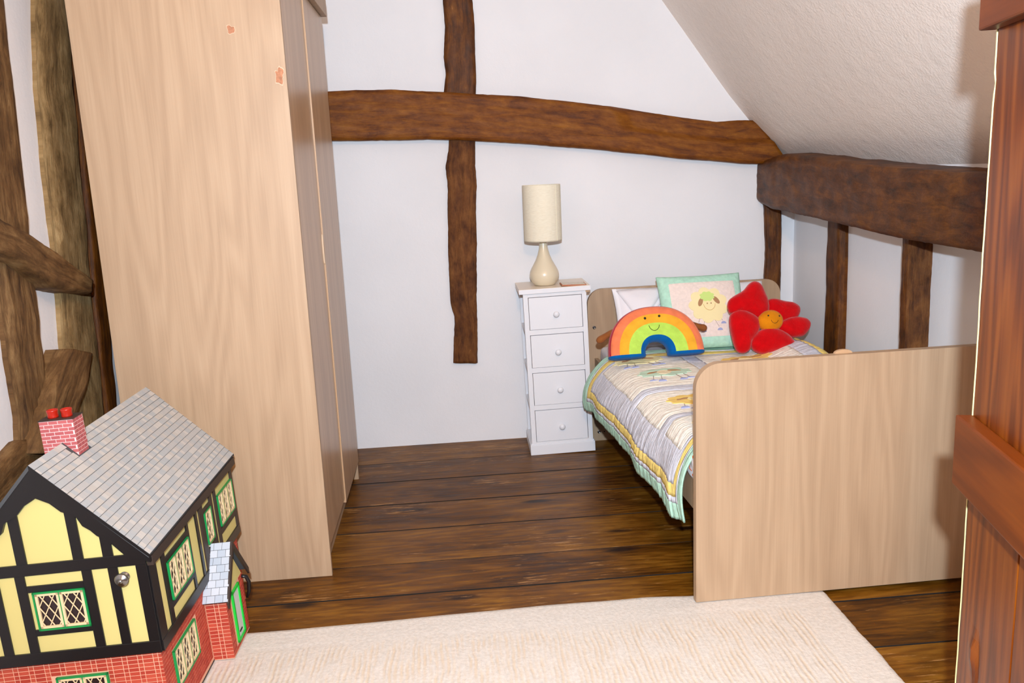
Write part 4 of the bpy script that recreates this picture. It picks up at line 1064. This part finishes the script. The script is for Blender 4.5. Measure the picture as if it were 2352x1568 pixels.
def brick_stuff(name, items, Mx, mats, parent):
    bm = B()
    for s, e, b0, b1, r in items:
        fs_ = len(bm.faces); box(bm, (s, b0, -0.0005), (e, b1, 0.0007), 0, 1, Mx); bm.faces.ensure_lookup_table()
        mi = random.randrange(len(mats))
        for f in bm.faces[fs_:]: f.material_index = mi
    o = obj(name, bm, mats, parent); o['kind'] = 'stuff'; return o
def hit(i, a0, a1, b0, b1): return i[0] < a1 and i[1] > a0 and i[2] < b1 and i[3] > b0
gb = [i for i in brick_rows(-HWd, 0, 0.008, HZ1) if not hit(i, -0.256, -0.132, 0.090, 0.190)]
for i in gb:
    if i[2] > 0.168 and i[0] > -0.40: brick_obj(G0, *i[:4], BR, gf)
brick_stuff('brickwork', [i for i in gb if not (i[2] > 0.168 and i[0] > -0.40)], G0, BR, gf)
sd = [i for i in brick_rows(0, HL, 0.008, HZ1) if not hit(i, 0.062, 0.226, 0.090, 0.190) and not hit(i, 0.331, 0.50, 0, 0.19)]
brick_stuff('brickwork', sd, S0, BR, gf)

# main roof
rf = empty('roof'); rf.parent = dh; rf['label'] = 'grey slate roof'
ee = OV + 0.012; y0r, y1r = -OV - 0.012, HL + OV + 0.012
for s in (1, -1):
    f = (lambda a: a) if s == 1 else mir
    sl_ = HRI / (HWd / 2 + ee)
    pts = [(f(XC), HZ2 + HRI), (f(ee + 0.004), HZ2 - 0.004), (f(ee + 0.004) - s * 0.004, HZ2 - 0.012), (f(XC), HZ2 + HRI - 0.011)]
    obj('roof_deck', prism(B(), pts, lambda a, b, d: Vector((a, d, b)), y0r, y1r), M['h_slatebed'], rf)
pts = [(XC, HZ2 + HRI + 0.0005), (ee + 0.005, HZ2 - 0.0045), (ee + 0.005, HZ2 - 0.013), (XC, HZ2 + HRI - 0.012)]
obj('verge_strip', prism(B(), pts, lambda a, b, d: Vector((a, d, b)), y0r - 0.0015, y0r), K, rf)
obj('verge_strip', prism(B(), pts, lambda a, b, d: Vector((a, d, b)), y1r, y1r + 0.0015), KB, rf)
top = Vector((XC, 0, HZ2 + HRI)); eav = Vector((ee + 0.004, 0, HZ2 - 0.004)); SLL = (eav - top).length; dn = (eav - top).normalized(); nrm = Vector((-dn.z, 0, dn.x))
if nrm.z < 0: nrm = -nrm
NR = 19; rh = SLL / NR; sw = 0.0147
slates = []
for r in range(NR):
    x = y0r - (sw * 0.5 if r % 2 else 0)
    while x < y1r - 0.001:
        a, b = max(y0r, x), min(y1r, x + sw)
        if b - a > 0.003:
            sx = lerp(top.x, eav.x, (r + 0.5) / NR)
            if not (a < 0.204 and b > 0.146 and sx < -0.170): slates.append((r, a, b))
        x += sw
def slate_frame(r, a, b): 
    return top + dn * (rh * (r + 0.5)) + Vector((0, (a + b) / 2, 0))
def slate_mesh(w_):
    bm = B(); g = 0.00035
    def pt(d_, y, h): return dn * d_ + Vector((0, y, 0)) + nrm * h
    u0, u1 = -rh / 2 + 0.0001, rh / 2 - 0.0010
    vs = [bm.verts.new(pt(*p)) for p in ((u0, -w_ / 2 + g, 0.0000), (u0, w_ / 2 - g, 0.0000), (u1, w_ / 2 - g, 0.0004), (u1, -w_ / 2 + g, 0.0004), (u0, -w_ / 2 + g, 0.0004), (u0, w_ / 2 - g, 0.0004), (u1, w_ / 2 - g, 0.0015), (u1, -w_ / 2 + g, 0.0015))]
    for ix in ((4, 5, 6, 7), (0, 1, 5, 4), (1, 2, 6, 5), (2, 3, 7, 6), (3, 0, 4, 7)): bm.faces.new([vs[i] for i in ix])
    return bm
def cdist(sl): return (dh.matrix_world @ slate_frame(*sl) - CAM).length
slates.sort(key=cdist)
scache = {}
rest = B()
for n_, sl in enumerate(slates):
    r, a, b = sl; mi = min(3, int(4 * (0.5 + 0.5 * noise.noise((a * 30, r * 0.9, 2)) * 1.3 + random.uniform(-0.3, 0.3)))); mi = max(0, mi)
    if n_ < 290:
        key = (round(b - a, 4), mi)
        if key not in scache:
            bm = slate_mesh(b - a); me = bpy.data.meshes.new('slate'); bmesh.ops.recalc_face_normals(bm, faces=bm.faces); bm.to_mesh(me); bm.free(); me.materials.append(SL[mi]); scache[key] = me
        o = bpy.data.objects.new('slate', scache[key]); COL.objects.link(o); o.parent = rf; o.location = slate_frame(*sl)
    else:
        bm = slate_mesh(b - a); fs_ = len(rest.faces); me = bpy.data.meshes.new('t'); bm.to_mesh(me); bm.free()
        c0 = slate_frame(*sl); nv = [rest.verts.new(v.co + c0) for v in me.vertices]
        for p in me.polygons: ff = rest.faces.new([nv[i] for i in p.vertices]); ff.material_index = mi
        bpy.data.meshes.remove(me)
o = obj('slates', rest, SL, rf); o['kind'] = 'stuff'
# chimney
cx0, cx1, cy0, cy1, ct = -0.256, -0.174, 0.148, 0.202, 0.790
ck = part('chimney', (cx0, cy0, 0.64), (cx1, cy1, ct), M['h_mort2'], label='pinkish red brick chimney')
GC = Matrix(((1, 0, 0, 0), (0, 0, -1, cy0), (0, 1, 0, 0), (0, 0, 0, 1))); SC = Matrix(((0, 0, 1, cx1), (1, 0, 0, 0), (0, 1, 0, 0), (0, 0, 0, 1)))
for i in brick_rows(cx0, cx1, 0.66, ct, 0.0080, 0.0215, 0.0215, 0.0014): brick_obj(GC, *i[:4], CB, ck)
for i in brick_rows(cy0, cy1, 0.66, ct, 0.0080, 0.0160, 0.0160, 0.0014): brick_obj(SC, *i[:4], CB, ck)
part('cap', (cx0 - 0.002, cy0 - 0.002, ct), (cx1 + 0.002, cy1 + 0.002, ct + 0.002), M['h_brown'], ck)
for px_ in (-0.232, -0.198):
    R = Matrix.Translation((px_, 0.175, ct + 0.002))
    obj('chimney_pot', lathe(B(), [(0.0125, 0), (0.0128, 0.003), (0.0122, 0.010), (0.0135, 0.017), (0.0135, 0.020), (0.0105, 0.020), (0.010, 0.008)], 24, R), M['h_pot'], ck, smooth=True)
# porch
pX, pY0, pY1, pYc, pZ = 0.057, 0.331, 0.500, 0.4155, 0.182
po = empty('porch'); po.parent = dh; po['label'] = 'small gabled brick porch with green door'
pw_ = part('porch_wall', (0, pY0, 0.0), (pX, pY1, pZ), M['h_mort'], po)
GP = Matrix(((1, 0, 0, 0), (0, 0, -1, pY0), (0, 1, 0, 0), (0, 0, 0, 1))); SP = Matrix(((0, 0, 1, pX), (1, 0, 0, 0), (0, 1, 0, 0), (0, 0, 0, 1)))
for i in brick_rows(0, pX, 0.004, pZ, 0.0096, 0.0225, 0.0105, 0.0016): brick_obj(GP, *i[:4], BR, po)
brick_stuff('brickwork', [i for i in brick_rows(pY0, pY1, 0.004, pZ) if not hit(i, 0.380, 0.452, 0.02, 0.176)], SP, BR, po)
bm = B()
for lo, hi in (((0.380, 0.02, 0), (0.452, 0.027, 0.006)), ((0.380, 0.169, 0), (0.452, 0.176, 0.006)), ((0.380, 0.02, 0), (0.388, 0.176, 0.006)), ((0.444, 0.02, 0), (0.452, 0.176, 0.006))): box(bm, lo, hi, 0, 1, SP)
pdo = obj('door_frame', bm, plain('bright_green', lin(20, 190, 60), 0.4), po)
obj('door_panel', box(B(), (0.388, 0.027, 0), (0.444, 0.169, 0.002), 0, 1, SP), plain('pale_door', lin(206, 206, 204), 0.5), po)
obj('letter_plate', box(B(), (0.404, 0.040, 0.002), (0.428, 0.045, 0.0035), 0, 1, SP), M['dark'], pdo)
pzr, pze, pye = 0.318, 0.186, 0.107
prX = 0.073
infill = [(pYc - 0.085, pZ), (pYc + 0.085, pZ), (pYc, pzr - 0.02)]
obj('gable_infill', prism(B(), infill, lambda a, b, d: Vector((d, a, b)), 0.0, pX), M['h_cream'], po)
for s in (-1, 1):
    pt0 = Vector((0, pYc, pzr)); pt1 = Vector((0, pYc + s * pye, pze)); dv = (pt1 - pt0).normalized(); nv = Vector((0, -dv.z * (1 if s > 0 else -1), abs(dv.y)))
    nv = Vector((0, s * abs(dv.z), abs(dv.y)))
    deck = prism(B(), [(pt0.y, pt0.z), (pt1.y, pt1.z), (pt1.y - nv.y * 0.005, pt1.z - nv.z * 0.005), (pt0.y, pt0.z - 0.007)], lambda a, b, d: Vector((d, a, b)), 0.0, prX)
    obj('porch_roof', deck, M['h_slatebed'], po)
    bb = prism(B(), [(pYc, pzr + 0.002), (pYc + s * (pye + 0.003), pze - 0.002), (pYc + s * (pye + 0.001), pze - 0.020), (pYc, pzr - 0.020)], lambda a, b, d: Vector((d, a, b)), prX - 0.004, prX + 0.002)
    obj('bargeboard', bb, M['h_brown'], po)
    LL = (pt1 - pt0).length; nr_ = 8
    for r in range(nr_):
        x = 0.0 - (0.0115 if r % 2 else 0)
        while x < prX - 0.002:
            a, b = max(0.0, x), min(prX - 0.001, x + 0.023)
            if b - a > 0.003:
                key = ('p', s, round(b - a, 4), random.randrange(3))
                if key not in scache:
                    w_ = b - a; bm = B(); g = 0.0005; h2 = LL / nr_ / 2
                    vs = [bm.verts.new(Vector((xx, 0, 0)) + dv * dd + nv * hh) for xx, dd, hh in ((-w_ / 2 + g, -h2 + g, 0), (w_ / 2 - g, -h2 + g, 0), (w_ / 2 - g, h2 - g, 0), (-w_ / 2 + g, h2 - g, 0), (-w_ / 2 + g, -h2 + g, 0.0007), (w_ / 2 - g, -h2 + g, 0.0007), (w_ / 2 - g, h2 - g, 0.0013), (-w_ / 2 + g, h2 - g, 0.0013))]
                    for ix in ((4, 5, 6, 7), (0, 1, 5, 4), (1, 2, 6, 5), (2, 3, 7, 6), (3, 0, 4, 7)): bm.faces.new([vs[i] for i in ix])
                    me = bpy.data.meshes.new('porch_slate'); bmesh.ops.recalc_face_normals(bm, faces=bm.faces); bm.to_mesh(me); bm.free(); me.materials.append(PS[key[3]]); scache[key] = me
                o = bpy.data.objects.new('porch_slate', scache[key]); COL.objects.link(o); o.parent = po
                o.location = pt0 + dv * (LL * (r + 0.5) / nr_) + Vector(((a + b) / 2, 0, 0))
            x += 0.023
# curved bracket beside the porch door
obj('bracket', tube(B(), [(pX, 0.497, 0.172), (pX + 0.012, 0.505, 0.165), (pX + 0.016, 0.510, 0.145), (pX + 0.012, 0.512, 0.115), (pX + 0.004, 0.510, 0.095)], [0.005, 0.006, 0.006, 0.006, 0.004], 10), M['h_black'], po, smooth=True)
